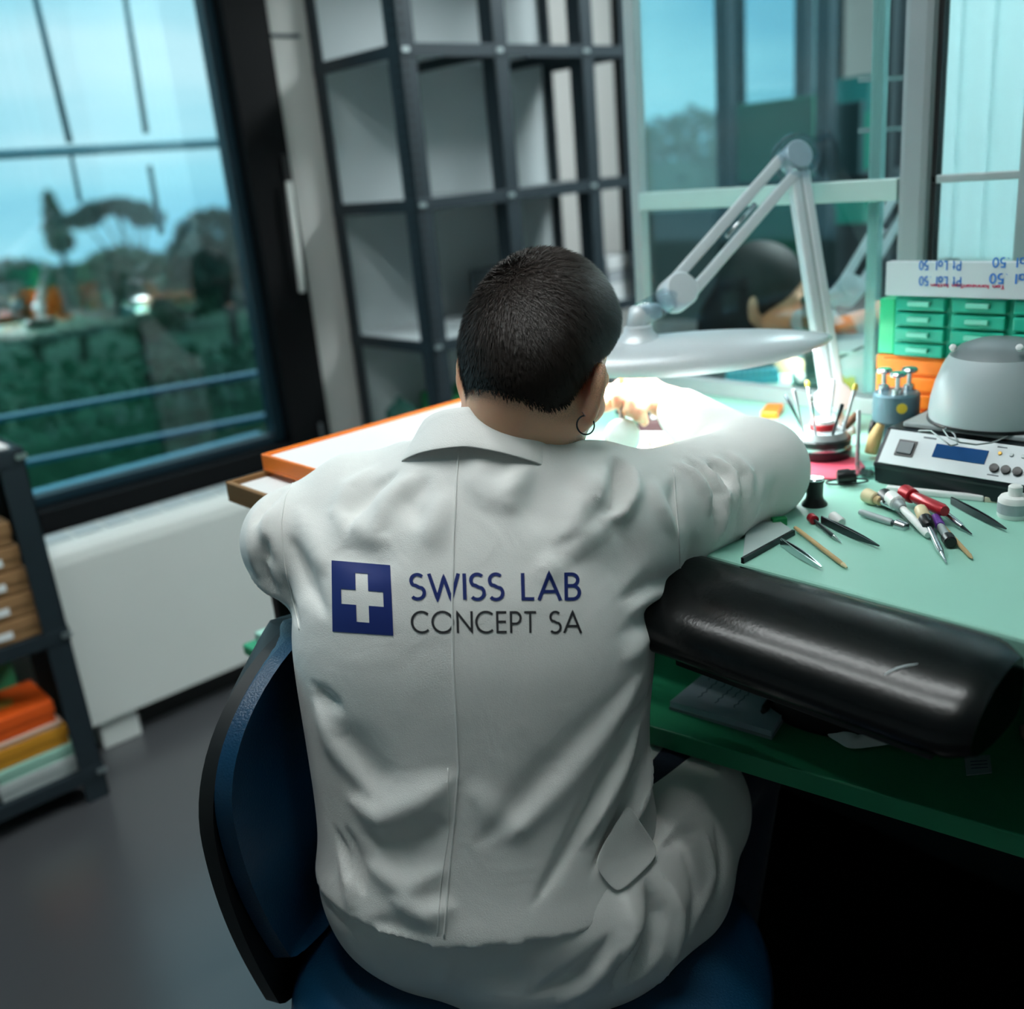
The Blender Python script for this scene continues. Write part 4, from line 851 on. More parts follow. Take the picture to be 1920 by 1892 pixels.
pa, pb2 = Z(1430, 1335, GZ+.018), Z(1475, 1270, GZ+.018); tag(MB().tube([pa, pa+(pb2-pa)*.1, pb2], [.003, .005, .005], 10).build('dark_pen', M_dark, smooth=True), 'dark pen lying on the notepad', 'pen')
p = Z(1560, 1350, GZ); o = MB().lathe(p, [(.05, 0), (.055, .01), (.05, .03), (.03, .04), (.0, .042)], n=24, cap=False, sx=1.5, sy=.8, hint=(.3, -1, 0)).build('black_pouch', mat('black_cloth', '#06080a', .8, noise=.1), smooth=True); tag(o, 'black cloth pouch under the leather pad', 'pouch')
pts = [Z(x, y, GZ) for x, y in ((1542, 1380), (1575, 1395), (1590, 1410), (1640, 1402), (1685, 1398), (1640, 1378), (1590, 1372))]
mb = MB(); P = [[p_+[0, 0, .002], np.mean(pts, 0)+(p_-np.mean(pts, 0))*.6+np.array([0, 0, .014+.006*math.sin(i*2.3)]), np.mean(pts, 0)+[0, 0, .010]] for i, p_ in enumerate(pts+pts[:1])]
mb.grid(P); o = mb.build('paper_tissue', M_paper, smooth=True, sub=2); tag(o, 'crumpled white tissue at the edge of the green board', 'tissue')
tg = [Z(x, y, GZ) for x, y in ((1808, 1420), (1856, 1417), (1860, 1450), (1812, 1455))]
t = thing('paper_tag', tg[0], 'small white printed tag lying on the green board', 'tag'); MB().prism([tuple(p_[:2]) for p_ in tg], GZ, GZ+.0015).build('card', mat('grey_white_tag', '#9aa6aa', .7, noise=.03), t)
for k in range(3): f_ = lambda u, w_: tg[0]+(tg[1]-tg[0])*u+(tg[3]-tg[0])*(.3+.18*k+w_)+np.array([0, 0, .0018]); MB().grid([[f_(.2, 0), f_(.2, .05)], [f_(.85, 0), f_(.85, .05)]]).build('print_line', MATS['ink'], t)
p = Z(1912, 1395, GZ); o = MB().tube([p+[0, 0, .016], p+np.array([.02, -.03, .02]), p+np.array([.05, -.08, .02])], [.008, .018, .02], 12).build('tan_pouch', mat('tan_leather', '#7a6552', .7, noise=.1), smooth=True); tag(o, 'tan rolled pouch at the right end of the green board', 'pouch')

# ================================================================== SWIVEL CHAIR
fa_ = math.radians(-65); fdv = np.array([math.cos(fa_), math.sin(fa_), 0]); sdv = np.array([-fdv[1], fdv[0], 0])
cb = np.array([.345, .935, 0])+.205*sdv; sc0 = cb+fdv*.27+sdv*-.02
ch = thing('swivel_chair', (sc0[0], sc0[1], 0), 'navy leather swivel chair with a rounded black shell back', 'chair')
def back_outline(z):   # half width against height
    t = np.clip((z-.47)/.505, 0, 1)
    hw = .165+.055*np.sin(math.pi/2*np.clip(t/.62, 0, 1)) if t < .62 else .220*max(0.0, 1-((t-.62)/.38)**2.3)**.5
    return hw*(1-max(0.0, (.07-t)/.07)**2)**.5 if t < .07 else hw
def back_surf(dz, th, inset=0.0, curve=.032, zb=.49):
    zs = .47+.505*(1-np.cos(np.linspace(.06, math.pi-.05, 40)))/2; P = []
    for z in zs:
        hw = max(.01, back_outline(z)-inset); row = []
        for u in np.sin(np.linspace(-1, 1, 27)*math.pi/2):
            q = cb+sdv*hw*u+fdv*(curve*abs(u)**2.2-.02+.035*math.exp(-((z-.62)/.12)**2)*(1-u*u)*.6+th)
            row.append(np.array([q[0], q[1], zb+(z-.47)*(.889-zb)/.505*(1-inset*.4)+(inset*.4)]))
        P.append(row)
    return np.array(P)
def slab(A, B):
    a, b, _ = A.shape; mb = MB(); mb.grid(A); mb.grid(B[:, ::-1])
    loop = [(0, j) for j in range(b)]+[(i, b-1) for i in range(1, a)]+[(a-1, j) for j in range(b-2, -1, -1)]+[(i, 0) for i in range(a-2, 0, -1)]
    L = [A[i, j] for i, j in loop]; R_ = [B[i, j] for i, j in loop]; n = len(L); mb.add(L+R_, [(i, (i+1) % n, (i+1) % n+n, i+n) for i in range(n)]); return mb
slab(back_surf(0, -.032, zb=.425), back_surf(0, -.012, zb=.425)).build('back_shell', M_shell, ch, smooth=True, bevel=.004)
A = back_surf(0, -.012, .008); B_ = back_surf(0, .008, .013)
slab(A, B_).build('back_cushion', M_navy, ch, smooth=True, bevel=.009, seg=4)
prof = [(.0, .405), (.265, .405), (.290, .42), (.302, .445), (.296, .474), (.262, .496), (.12, .500), (.0, .498)]
MB().lathe(sc0, [(r_, z) for r_, z in prof], n=48, cap=False, sx=1.0, sy=.98, hint=fdv).build('seat', M_navy, ch, smooth=True, sub=1)
MB().lathe(sc0, [(.0, .385), (.22, .385), (.275, .395), (.28, .41), (.27, .42), (.0, .42)], n=40, cap=False).build('seat_shell', M_shell, ch, smooth='auto')
MB().tube([cb+fdv*(-.05)+[0, 0, .62], cb-fdv*.055+[0, 0, .48], cb-fdv*.02+[0, 0, .37], sc0+[0, 0, .37]], [.018]*4, 10).build('back_bracket', M_shell, ch, smooth=True)
MB().lathe(sc0, [(.028, .08), (.028, .25), (.018, .25), (.018, .385)], n=20).build('gas_column', M_dsteel, ch, smooth='auto')
for k in range(5):
    a_ = math.radians(72*k+20); e_ = sc0+np.array([math.cos(a_)*.28, math.sin(a_)*.28, 0])
    l_ = MB().tube([sc0+[0, 0, .11], (sc0+e_)/2+[0, 0, .095], e_+[0, 0, .075]], [.028, .022, .016], 10).build('leg', M_shell, ch, smooth=True)
    MB().cyl(e_+np.array([-math.sin(a_)*.022, math.cos(a_)*.022, .03]), e_+np.array([math.sin(a_)*.022, -math.cos(a_)*.022, .03]), .03, n=18).build('castor', M_dark, l_, smooth='auto')

# ================================================================== PEOPLE (implicit surfaces -> one continuous skin)
class Field:
    def __init__(s, lo, hi, h):
        s.lo = np.asarray(lo, float); s.h = h; s.n = np.ceil((np.asarray(hi)-s.lo)/h).astype(int)+1
        s.a = np.full(s.n, .2, np.float32)
    def block(s, lo, hi):
        i0 = np.clip(np.floor((np.asarray(lo)-s.lo)/s.h).astype(int), 0, s.n); i1 = np.clip(np.ceil((np.asarray(hi)-s.lo)/s.h).astype(int)+1, 0, s.n)
        if (i1 <= i0).any(): return None
        g = np.stack(np.meshgrid(*[s.lo[k]+s.h*np.arange(i0[k], i1[k]) for k in range(3)], indexing='ij'), -1).astype(np.float32)
        return tuple(slice(i0[k], i1[k]) for k in range(3)), g
    def put(s, fn, lo, hi, k=.01, op='u', pad=None):
        pad = .05+k if pad is None else pad
        b = s.block(np.asarray(lo)-pad, np.asarray(hi)+pad)
        if b is None: return s
        sl, g = b; d = fn(g); a = s.a[sl]
        if op == 'u':
            h = np.clip(.5+.5*(a-d)/k, 0, 1); s.a[sl] = a*(1-h)+d*h-k*h*(1-h)
        elif op == 's':
            h = np.clip(.5-.5*(a+d)/k, 0, 1); s.a[sl] = a*(1-h)+(-d)*h+k*h*(1-h)
        elif op == 'i': s.a[sl] = np.maximum(a, d)
        return s
    def rc(s, a, b, ra, rb, k=.01, op='u', sc=None):
        a = np.asarray(a, float); b = np.asarray(b, float); r = max(ra, rb); d = b-a; L2 = max(1e-9, d@d)
        def fn(g):
            p = g-a; t = np.clip((p@d)/L2, 0, 1); return np.sqrt(((p-t[..., None]*d)**2).sum(-1))-(ra+(rb-ra)*t)
        return s.put(fn, np.minimum(a, b)-r, np.maximum(a, b)+r, k, op)
    def ell(s, c, r, R=np.eye(3), k=.01, op='u'):
        c = np.asarray(c, float); r = np.asarray(r, float); m = r.max()
        def fn(g):
            q = (g-c)@R; k0 = np.sqrt(((q/r)**2).sum(-1)); k1 = np.sqrt(((q/(r*r))**2).sum(-1))+1e-9; return k0*(k0-1)/k1
        return s.put(fn, c-m, c+m, k, op)
    def chain(s, P, Rr, k=.01):
        for i in range(len(P)-1): s.rc(P[i], P[i+1], Rr[i], Rr[i+1], k)
        return s
    def mesh(s):
        g = openvdb.FloatGrid(.2); g.copyFromArray(s.a); pts, q = g.convertToQuads(isovalue=0.0)
        return np.asarray(pts, float)*s.h+s.lo, np.asarray(q)
def vnormals(V, Q):
    n = np.cross(V[Q[:, 2]]-V[Q[:, 0]], V[Q[:, 3]]-V[Q[:, 1]]); N = np.zeros_like(V)
    for k in range(4): np.add.at(N, Q[:, k], n)
    return N/np.maximum(1e-12, np.linalg.norm(N, axis=1))[:, None]
def relax(V, Q, it=2, lam=.5):
    E_ = np.concatenate([Q[:, [0, 1]], Q[:, [1, 2]], Q[:, [2, 3]], Q[:, [3, 0]]])
    for _ in range(it):
        S_ = np.zeros_like(V); C_ = np.zeros(len(V)); np.add.at(S_, E_[:, 0], V[E_[:, 1]]); np.add.at(S_, E_[:, 1], V[E_[:, 0]]); np.add.at(C_, E_[:, 0], 1); np.add.at(C_, E_[:, 1], 1)
        V = V+lam*(S_/C_[:, None]-V)
    return V
def meshobj(name, V, Q, m, parent=None, base=None):
    base = np.asarray(base if base is not None else (LOC[parent.name] if parent is not None else V.mean(0)), float)
    n = vnormals(V, Q); c = V.mean(0)
    me = bpy.data.meshes.new(name); me.from_pydata((V-base).tolist(), [], Q.tolist()); me.update()
    bm = bmesh.new(); bm.from_mesh(me); bmesh.ops.recalc_face_normals(bm, faces=bm.faces); bm.to_mesh(me); bm.free()
    return link(name, me, m, parent, base, smooth=True)

def head_rot(yaw, pitch, roll):
    """local x right, y forward (face), z up"""
    y, p, r = map(math.radians, (yaw, pitch, roll))
    f = np.array([math.cos(y)*math.cos(p), math.sin(y)*math.cos(p), -math.sin(p)]); u0 = np.array([math.cos(y)*math.sin(p), math.sin(y)*math.sin(p), math.cos(p)])
    rr_ = np.cross(f, u0); x = rr_*math.cos(r)+u0*math.sin(r)*-1; u = u0*math.cos(r)+rr_*math.sin(r)
    return np.stack([x, f, u], 1)          # columns
def add_head(Fd, c, R, s=1.0):
    W = lambda x, y, z: c+R@(np.array([x, y, z])*s)
    Fd.ell(W(0, -.008, .036), np.array([.071, .096, .086])*s, R, .02)
    Fd.ell(W(0, -.048, .000), np.array([.062, .054, .062])*s, R, .03)
    Fd.ell(W(0, .046, -.030), np.array([.058, .052, .080])*s, R, .025)
    for q in (-1, 1):
        Fd.rc(W(q*.050, .005, -.055), W(q*.018, .074, -.098), .020*s, .018*s, .03)
        Fd.ell(W(q*.040, .070, -.022), np.array([.022, .020, .018])*s, R, .02)
    Fd.rc(W(-.014, .082, -.100), W(.014, .082, -.100), .016*s, .016*s, .02)
    Fd.rc(W(-.042, .080, .016), W(.042, .080, .016), .012*s, .012*s, .015)
    for q in (-1, 1): Fd.ell(W(q*.032, .102, -.002), np.array([.017, .016, .011])*s, R, .012, 's')
    for q in (-1, 1): Fd.ell(W(q*.031, .086, -.003), np.array([.0125, .0125, .0115])*s, R, .002)
    Fd.rc(W(0, .094, .004), W(0, .112, -.034), .008*s, .012*s, .012)
    for q in (-1, 1): Fd.rc(W(q*.009, .102, -.038), W(q*.004, .104, -.036), .008*s, .008*s, .006)
    Fd.rc(W(-.018, .093, -.062), W(.018, .093, -.062), .0065*s, .0065*s, .006); Fd.rc(W(-.015, .094, -.073), W(.015, .094, -.073), .0075*s, .0075*s, .006)
    for q in (-1, 1):                                  # ears
        er = R@np.array([[1, 0, 0], [0, math.cos(.2), -math.sin(.2)], [0, math.sin(.2), math.cos(.2)]])@rotz(q*.75)
        Fd.ell(W(q*.082, -.010, -.024), np.array([.009, .023, .037])*s, er, .006)
        Fd.ell(W(q*.087, -.018, -.012), np.array([.008, .017, .024])*s, er, .006)
        Fd.ell(W(q*.073, .000, -.055), np.array([.007, .010, .012])*s, R, .006)
        Fd.ell(W(q*.094, .001, -.022), np.array([.008, .011, .018])*s, er, .004, 's')
    return W

# ---- man: landmarks
Pv = np.array([.60, .79, .585]); Sh = np.array([.68, .87, 1.02]); rv = np.array([.571, -.821, 0]); fv = np.array([.821, .571, 0])
def spine(z): return Pv+(Sh-Pv)*(z-Pv[2])/(Sh[2]-Pv[2])
SR = spine(1.0)+rv*.165+fv*.025; SL = spine(1.0)-rv*.165+fv*.015
ER = D(1418, 882, 1.285); WR = D(1262, 762, 1.49)
EL = D(556, 1015, 1.22); WL = np.array([1.02, 1.06, 1.045])
HDc = D(1014, 688, 1.145); HR = head_rot(20, 30, 8); HS = .965
NB = spine(1.04)+fv*.03+rv*.018
Tc = D(893, 762, 1.10); nax = nrm(np.array([.52, .27, 1.0])); cu = nrm(rv-nax*(rv@nax)); cf_ = np.cross(nax, cu); cf_ = cf_ if cf_@fv > 0 else -cf_
nc = Tc+cf_*.074-nax*.043
HipR = np.array([.675, .685, .575]); HipL = np.array([.545, .875, .575]); KR = np.array([1.03, .74, .60]); KL = np.array([.93, 1.02, .60])
AR = np.array([.93, .74, .10]); AL = np.array([.86, 1.0, .10])
# skin body
B = Field((.38, .42, 0.0), (1.36, 1.30, 1.40), .0036)
W_ = add_head(B, HDc, HR, HS)
B.rc(W_(0, -.030, -.045), nc-nax*.02, .054, .056, .03); B.rc(nc-nax*.02, NB-np.array([0, 0, .03]), .056, .07, .03)
for q in (-1, 1): B.rc(W_(q*.052, -.012, -.055), nc+cf_*.04+cu*q*.02-nax*.04, .016, .014, .03)
B.rc(SL+np.array([0, 0, -.01]), SR+np.array([0, 0, -.01]), .05, .05, .04); B.rc(spine(.95), spine(.62), .105, .11, .05)
B.chain([SR, ER, WR], [.045, .040, .028], .02); B.chain([SL, EL, WL], [.045, .040, .028], .02)
B.chain([HipR, KR, AR], [.075, .055, .04], .03); B.chain([HipL, KL, AL], [.075, .055, .04], .03)
B.rc(AR, AR+np.array([.06, .01, -.06]), .035, .03, .02); B.rc(AL, AL+np.array([.06, .01, -.06]), .035, .03, .02)
def finger(P, r0, r1): B.chain(P, list(np.linspace(r0, r1, len(P))), .004)
# right hand closing on the tool
kn = [D(1208, 713, 1.512), D(1203, 728, 1.498), D(1207, 744, 1.488), D(1217, 758, 1.482)]
for k_, p in enumerate(kn): B.rc(WR, p, .019, .0120-.0006*k_, .012)
finger([kn[0], D(1178, 712, 1.505), D(1160, 724, 1.495), D(1151, 741, 1.488)], .0100, .0078)
finger([kn[1], D(1172, 731, 1.484), D(1158, 745, 1.477), D(1157, 758, 1.482)], .0102, .0080)
finger([kn[2], D(1184, 755, 1.474), D(1178, 770, 1.474), D(1189, 777, 1.486)], .0098, .0076)
finger([kn[3], D(1199, 769, 1.470), D(1195, 781, 1.472), D(1203, 787, 1.482)], .0088, .0068)
B.rc(WR, D(1228, 738, 1.515), .018, .015, .012); finger([D(1228, 738, 1.515), D(1190, 742, 1.525), D(1163, 748, 1.505)], .0125, .0085)
# left hand steadying the work
hl = [WL+np.array([.075, .0, .012]), WL+np.array([.078, -.018, .014]), WL+np.array([.076, -.036, .010]), WL+np.array([.066, -.052, .002])]
for k_, p in enumerate(hl):
    B.rc(WL, p, .019, .0115, .012); finger([p, p+np.array([.035, -.012, .0]), p+np.array([.052, -.022, -.02]), p+np.array([.050, -.030, -.036])], .0098, .0074)
B.rc(WL, WL+np.array([.03, .03, -.006]), .018, .014, .012); finger([WL+np.array([.03, .03, -.006]), WL+np.array([.07, .03, -.02]), WL+np.array([.095, .01, -.028])], .012, .0085)
V, Q = B.mesh(); V = relax(V, Q, 1, .4)
# skin with beard stubble on jaw (object space, follows the face)
man = meshobj('person', V, Q, M_skin, base=(Pv[0], Pv[1], 0)); BV, BQ = V, Q
tag(man, 'seated person in a white lab coat working under the bench lamp', 'person')
loc = (V-HDc)@HR/HS
ca = man.data.color_attributes.new('beard', 'FLOAT_COLOR', 'POINT')
sm = lambda x, a, b: np.clip((x-a)/(b-a), 0, 1)
beard = sm(loc[:, 1], -.005, .012)*sm(-loc[:, 2], .03, .05)*(1-sm(-loc[:, 2], .125, .15))
fade = sm(loc[:, 2], -.012, .03)*(1-sm(loc[:, 1], .055, .08))*(np.abs(loc[:, 0]) > .03)+sm(-loc[:, 1], .02, .05)*sm(loc[:, 2], -.075, -.05)
hs = np.clip(np.maximum(beard, fade), 0, 1)*(np.linalg.norm(loc, axis=1) < .2)
ca.data.foreach_set('color', np.stack([hs, hs, hs, np.ones_like(hs)], 1).astype(np.float32).ravel())
nt = M_skin.node_tree; bs = nt.nodes['Principled BSDF']; at = nt.nodes.new('ShaderNodeAttribute'); at.attribute_name = 'beard'
vn = nt.nodes.new('ShaderNodeTexNoise'); vn.inputs['Scale'].default_value = 900; vn.inputs['Detail'].default_value = 2; t_ = nt.nodes.new('ShaderNodeTexCoord'); nt.links.new(t_.outputs['Object'], vn.inputs['Vector'])
mul = nt.nodes.new('ShaderNodeMath'); mul.operation = 'MULTIPLY'; cr_ = nt.nodes.new('ShaderNodeMapRange'); cr_.inputs[1].default_value = .42; cr_.inputs[2].default_value = .62; cr_.inputs[4].default_value = .85
nt.links.new(vn.outputs['Fac'], cr_.inputs[0]); nt.links.new(cr_.outputs[0], mul.inputs[0]); nt.links.new(at.outputs['Fac'], mul.inputs[1])
mx = nt.nodes.new('ShaderNodeMix'); mx.data_type = 'RGBA'; src = bs.inputs['Base Color'].links[0].from_socket; nt.links.new(src, mx.inputs[6]); mx.inputs[7].default_value = (.03, .024, .022, 1); nt.links.new(mul.outputs[0], mx.inputs[0]); nt.links.new(mx.outputs[2], bs.inputs['Base Color'])

# hair: cap + individual short strands
def hair_mask(L):
    side = np.abs(L[:, 0]); y = L[:, 1]; z = L[:, 2]
    low = np.interp(y, [-.11, -.06, -.035, -.02, .02, .05, .085, .10], [-.060, -.064, -.048, .012, .034, .046, .080, .088])
    low = np.where(side < .05, np.interp(y, [-.11, -.05, -.02, .03, .085, .1], [-.058, -.060, -.046, .02, .075, .088]), low)
    return z-low
N = vnormals(BV, BQ); cen = BV[BQ].mean(1); cl = (cen-HDc)@HR/HS; inhead = np.linalg.norm(cl, axis=1) < .165
notear = ~((np.abs(cl[:, 0]) > .066) & (cl[:, 2] < .018) & (cl[:, 1] > -.036))
hmv = hair_mask(cl); sel = inhead & notear & (hmv > .002)
ids = BQ[sel]; used = np.unique(ids); remap = np.full(len(BV), -1); remap[used] = np.arange(len(used))
lu = (BV[used]-HDc)@HR/HS; outw = N[used]; outw = np.where(((outw*(BV[used]-HDc)).sum(1) < 0)[:, None], -outw, outw)
edge = np.clip(hair_mask(lu)/.03, 0, 1)
HV = BV[used]+outw*(.0005+.0065*edge*(.55+.45*sm(lu[:, 2], .0, .07)))[:, None]
hair = meshobj('hair', HV, remap[ids], M_hair, man)
fi = np.where(inhead & notear & (hmv > -.004))[0]; pick = rng.choice(fi, 120000); uv = rng.random((120000, 2))
qv = BV[BQ[pick]]; a_, b_ = uv[:, :1], uv[:, 1:]; root = qv[:, 0]*(1-a_)*(1-b_)+qv[:, 1]*a_*(1-b_)+qv[:, 2]*a_*b_+qv[:, 3]*(1-a_)*b_
nn = np.cross(qv[:, 2]-qv[:, 0], qv[:, 3]-qv[:, 1]); nn /= np.linalg.norm(nn, axis=1)[:, None]; nn = np.where(((nn*(root-HDc)).sum(1) < 0)[:, None], -nn, nn)
rl = (root-HDc)@HR/HS; hm = hair_mask(rl); keep = rng.random(120000) < np.clip((hm+.004)/.022, 0.04, 1); root, nn, rl, hm = root[keep], nn[keep], rl[keep], hm[keep]
whorl = np.array([-.022, -.075, .085]); dl = rl-whorl; dl = dl+np.array([.35, 0, -.1])*np.linalg.norm(dl, axis=1)[:, None]+rng.normal(size=dl.shape)*.022
dw = dl@HR.T; dw = dw-nn*(dw*nn).sum(1)[:, None]; dw /= np.maximum(1e-6, np.linalg.norm(dw, axis=1))[:, None]
ln = (.0040+.0115*np.clip(hm/.06, 0, 1))*rng.uniform(.7, 1.25, len(hm)); ln = ln[:, None]
base_ = root+nn*(.0055*np.clip(hm/.03, 0, 1)*(.5+.5*sm(rl[:, 2], 0, .07)))[:, None]
sd_ = np.cross(dw, nn)*.00060
p1 = base_+(dw*.5+nn*.45)*ln; p2 = base_+(dw*1.0+nn*.62)*ln
SV = np.stack([base_-sd_, base_+sd_, p1+sd_*.8, p1-sd_*.8, p2], 1).reshape(-1, 3); k5 = np.arange(len(hm))*5
SF = [(int(k), int(k)+1, int(k)+2, int(k)+3) for k in k5]+[(int(k)+3, int(k)+2, int(k)+4) for k in k5]
me = bpy.data.meshes.new('hair_strands'); me.from_pydata((SV-LOC['person']).tolist(), [], SF); o = link('hair_strands', me, mat('hair_strand', '#2a1d15', .5, noise=.35, nscale=200), man, LOC['person']); o['kind'] = 'stuff'

# ---- the coat
def coat_torso(g):
    z = g[..., 2]
    zz = [.40, .48, .53, .59, .64, .715, .79, .855, .90, .96, 1.00, 1.03, 1.06, 1.085, 1.11, 1.14]
    hl_ = [.09, .135, .180, .206, .205, .206, .210, .214, .215, .205, .190, .175, .145, .115, .088, .06]
    hr_ = [.09, .130, .172, .196, .203, .199, .203, .214, .218, .208, .195, .180, .150, .118, .090, .06]
    bb = [.05, .085, .122, .146, .146, .138, .136, .138, .140, .138, .132, .124, .112, .100, .085, .06]
    fo = [.0, .0, .0, .0, .0, -.004, -.008, -.010, -.010, -.006, .0, .006, .010, .012, .012, .012]
    zf = np.linspace(.36, 1.20, 421); ker = np.exp(-(np.arange(-30, 31)*.002/.022)**2); ker /= ker.sum()
    def T_(zv, tab): return np.interp(zv, zf, np.convolve(np.pad(np.interp(zf, zz, tab), 30, mode='edge'), ker, mode='valid'))
    t = (z-Pv[2])/(Sh[2]-Pv[2]); cx = Pv[0]+(Sh[0]-Pv[0])*t; cy = Pv[1]+(Sh[1]-Pv[1])*t
    f_ = T_(z, fo); lo_ = np.interp(z, [1.0, 1.03, 1.06, 1.085, 1.11], [0, .008, .020, .030, .033]); cx = cx+fv[0]*f_+rv[0]*lo_; cy = cy+fv[1]*f_+rv[1]*lo_
    u = (g[..., 0]-cx)*rv[0]+(g[..., 1]-cy)*rv[1]; v = (g[..., 0]-cx)*fv[0]+(g[..., 1]-cy)*fv[1]
    L = T_(z, hl_); R = T_(z, hr_); b = T_(z, bb)
    a = np.where(u > 0, R, L); q = (np.abs(u/a)**2.4+np.abs(v/b)**2.4)**(1/2.4)
    return np.maximum((q-1)*np.minimum(a, b)*.85-.005*np.exp(-((z-.615)/.035)**2), (g-nc)@nax-.010)
CF = Field((.34, .42, .40), (1.34, 1.34, 1.18), .0048)
CF.put(coat_torso, (.35, .55, .42), (.95, 1.12, 1.12), .03, pad=.06)
CF.rc(spine(1.03)-rv*.145+fv*.03, spine(1.03)+rv*.145+fv*.03, .056, .058, .045)
CF.rc(SR+np.array([0, 0, -.012]), ER, .082, .062, .045); CF.rc(ER, WR+(ER-WR)*.12, .060, .037, .03)
CF.rc(SL+np.array([0, 0, -.02]), EL, .084, .063, .045); CF.rc(EL, WL+(EL-WL)*.1, .058, .037, .03)
CF.rc(SL+np.array([0, 0, -.07]), EL+np.array([.03, .02, -.03]), .06, .045, .04)
CF.rc(SR+np.array([0, 0, -.08]), ER+(SR-ER)*.45+np.array([0, 0, -.035]), .055, .05, .04)
# cuffs open towards the hands, neck opening, hem
CF.rc(WR+(WR-ER)*.02, WR+(ER-WR)*.14, .0285, .0285, .004, 's'); CF.rc(WL+(WL-EL)*.02, WL+(EL-WL)*.12, .0285, .0285, .004, 's')
def hem(g):
    u = (g[..., 0]-Pv[0])*rv[0]+(g[..., 1]-Pv[1])*rv[1]; return (.617-.006*np.exp(-((u+.02)/.06)**2)+.012*np.clip(u/.2, 0, 1))-g[..., 2]
CF.put(hem, (.3, .4, .38), (1.3, 1.3, .85), .004, 'i', pad=.02)
CV, CQ = CF.mesh(); CV = relax(CV, CQ, 3, .5)
def mk_bvh(V, Q): return BVHTree.FromPolygons(V.tolist(), Q.tolist())
def stroke(V, Q, strokes):
    b = mk_bvh(V, Q); N = vnormals(V, Q); tst = V-np.array([.65, .83, .8]); 
    if (N*tst).sum() < 0: N = -N
    Dp = np.zeros(len(V))
    for pts, amp, w in strokes:
        H = [hit(b, x, y) for x, y in pts]; H = [h_ for h_ in H if h_ is not None]
        if len(H) < 2: continue
        P = []
        for a_, c_ in zip(H[:-1], H[1:]):
            k = max(1, int(np.linalg.norm(c_-a_)/.006)); P += [a_+(c_-a_)*i/k for i in range(k)]
        P.append(H[-1]); P = np.array(P); lo, hi = P.min(0)-3*w, P.max(0)+3*w
        idx = np.where(((V > lo) & (V < hi)).all(1))[0]
        if not len(idx): continue
        n_ = len(P); tp = np.sin(np.pi*np.clip((np.arange(n_)+.6)/n_, 0, 1))**.6
        d2 = ((V[idx][:, None]-P[None])**2).sum(-1); d2 = d2/(w*np.maximum(.35, tp))[None]**2; j = d2.argmin(1)
        Dp[idx] += amp*tp[j]*np.exp(-d2[np.arange(len(idx)), j])
    return V+N*Dp[:, None]
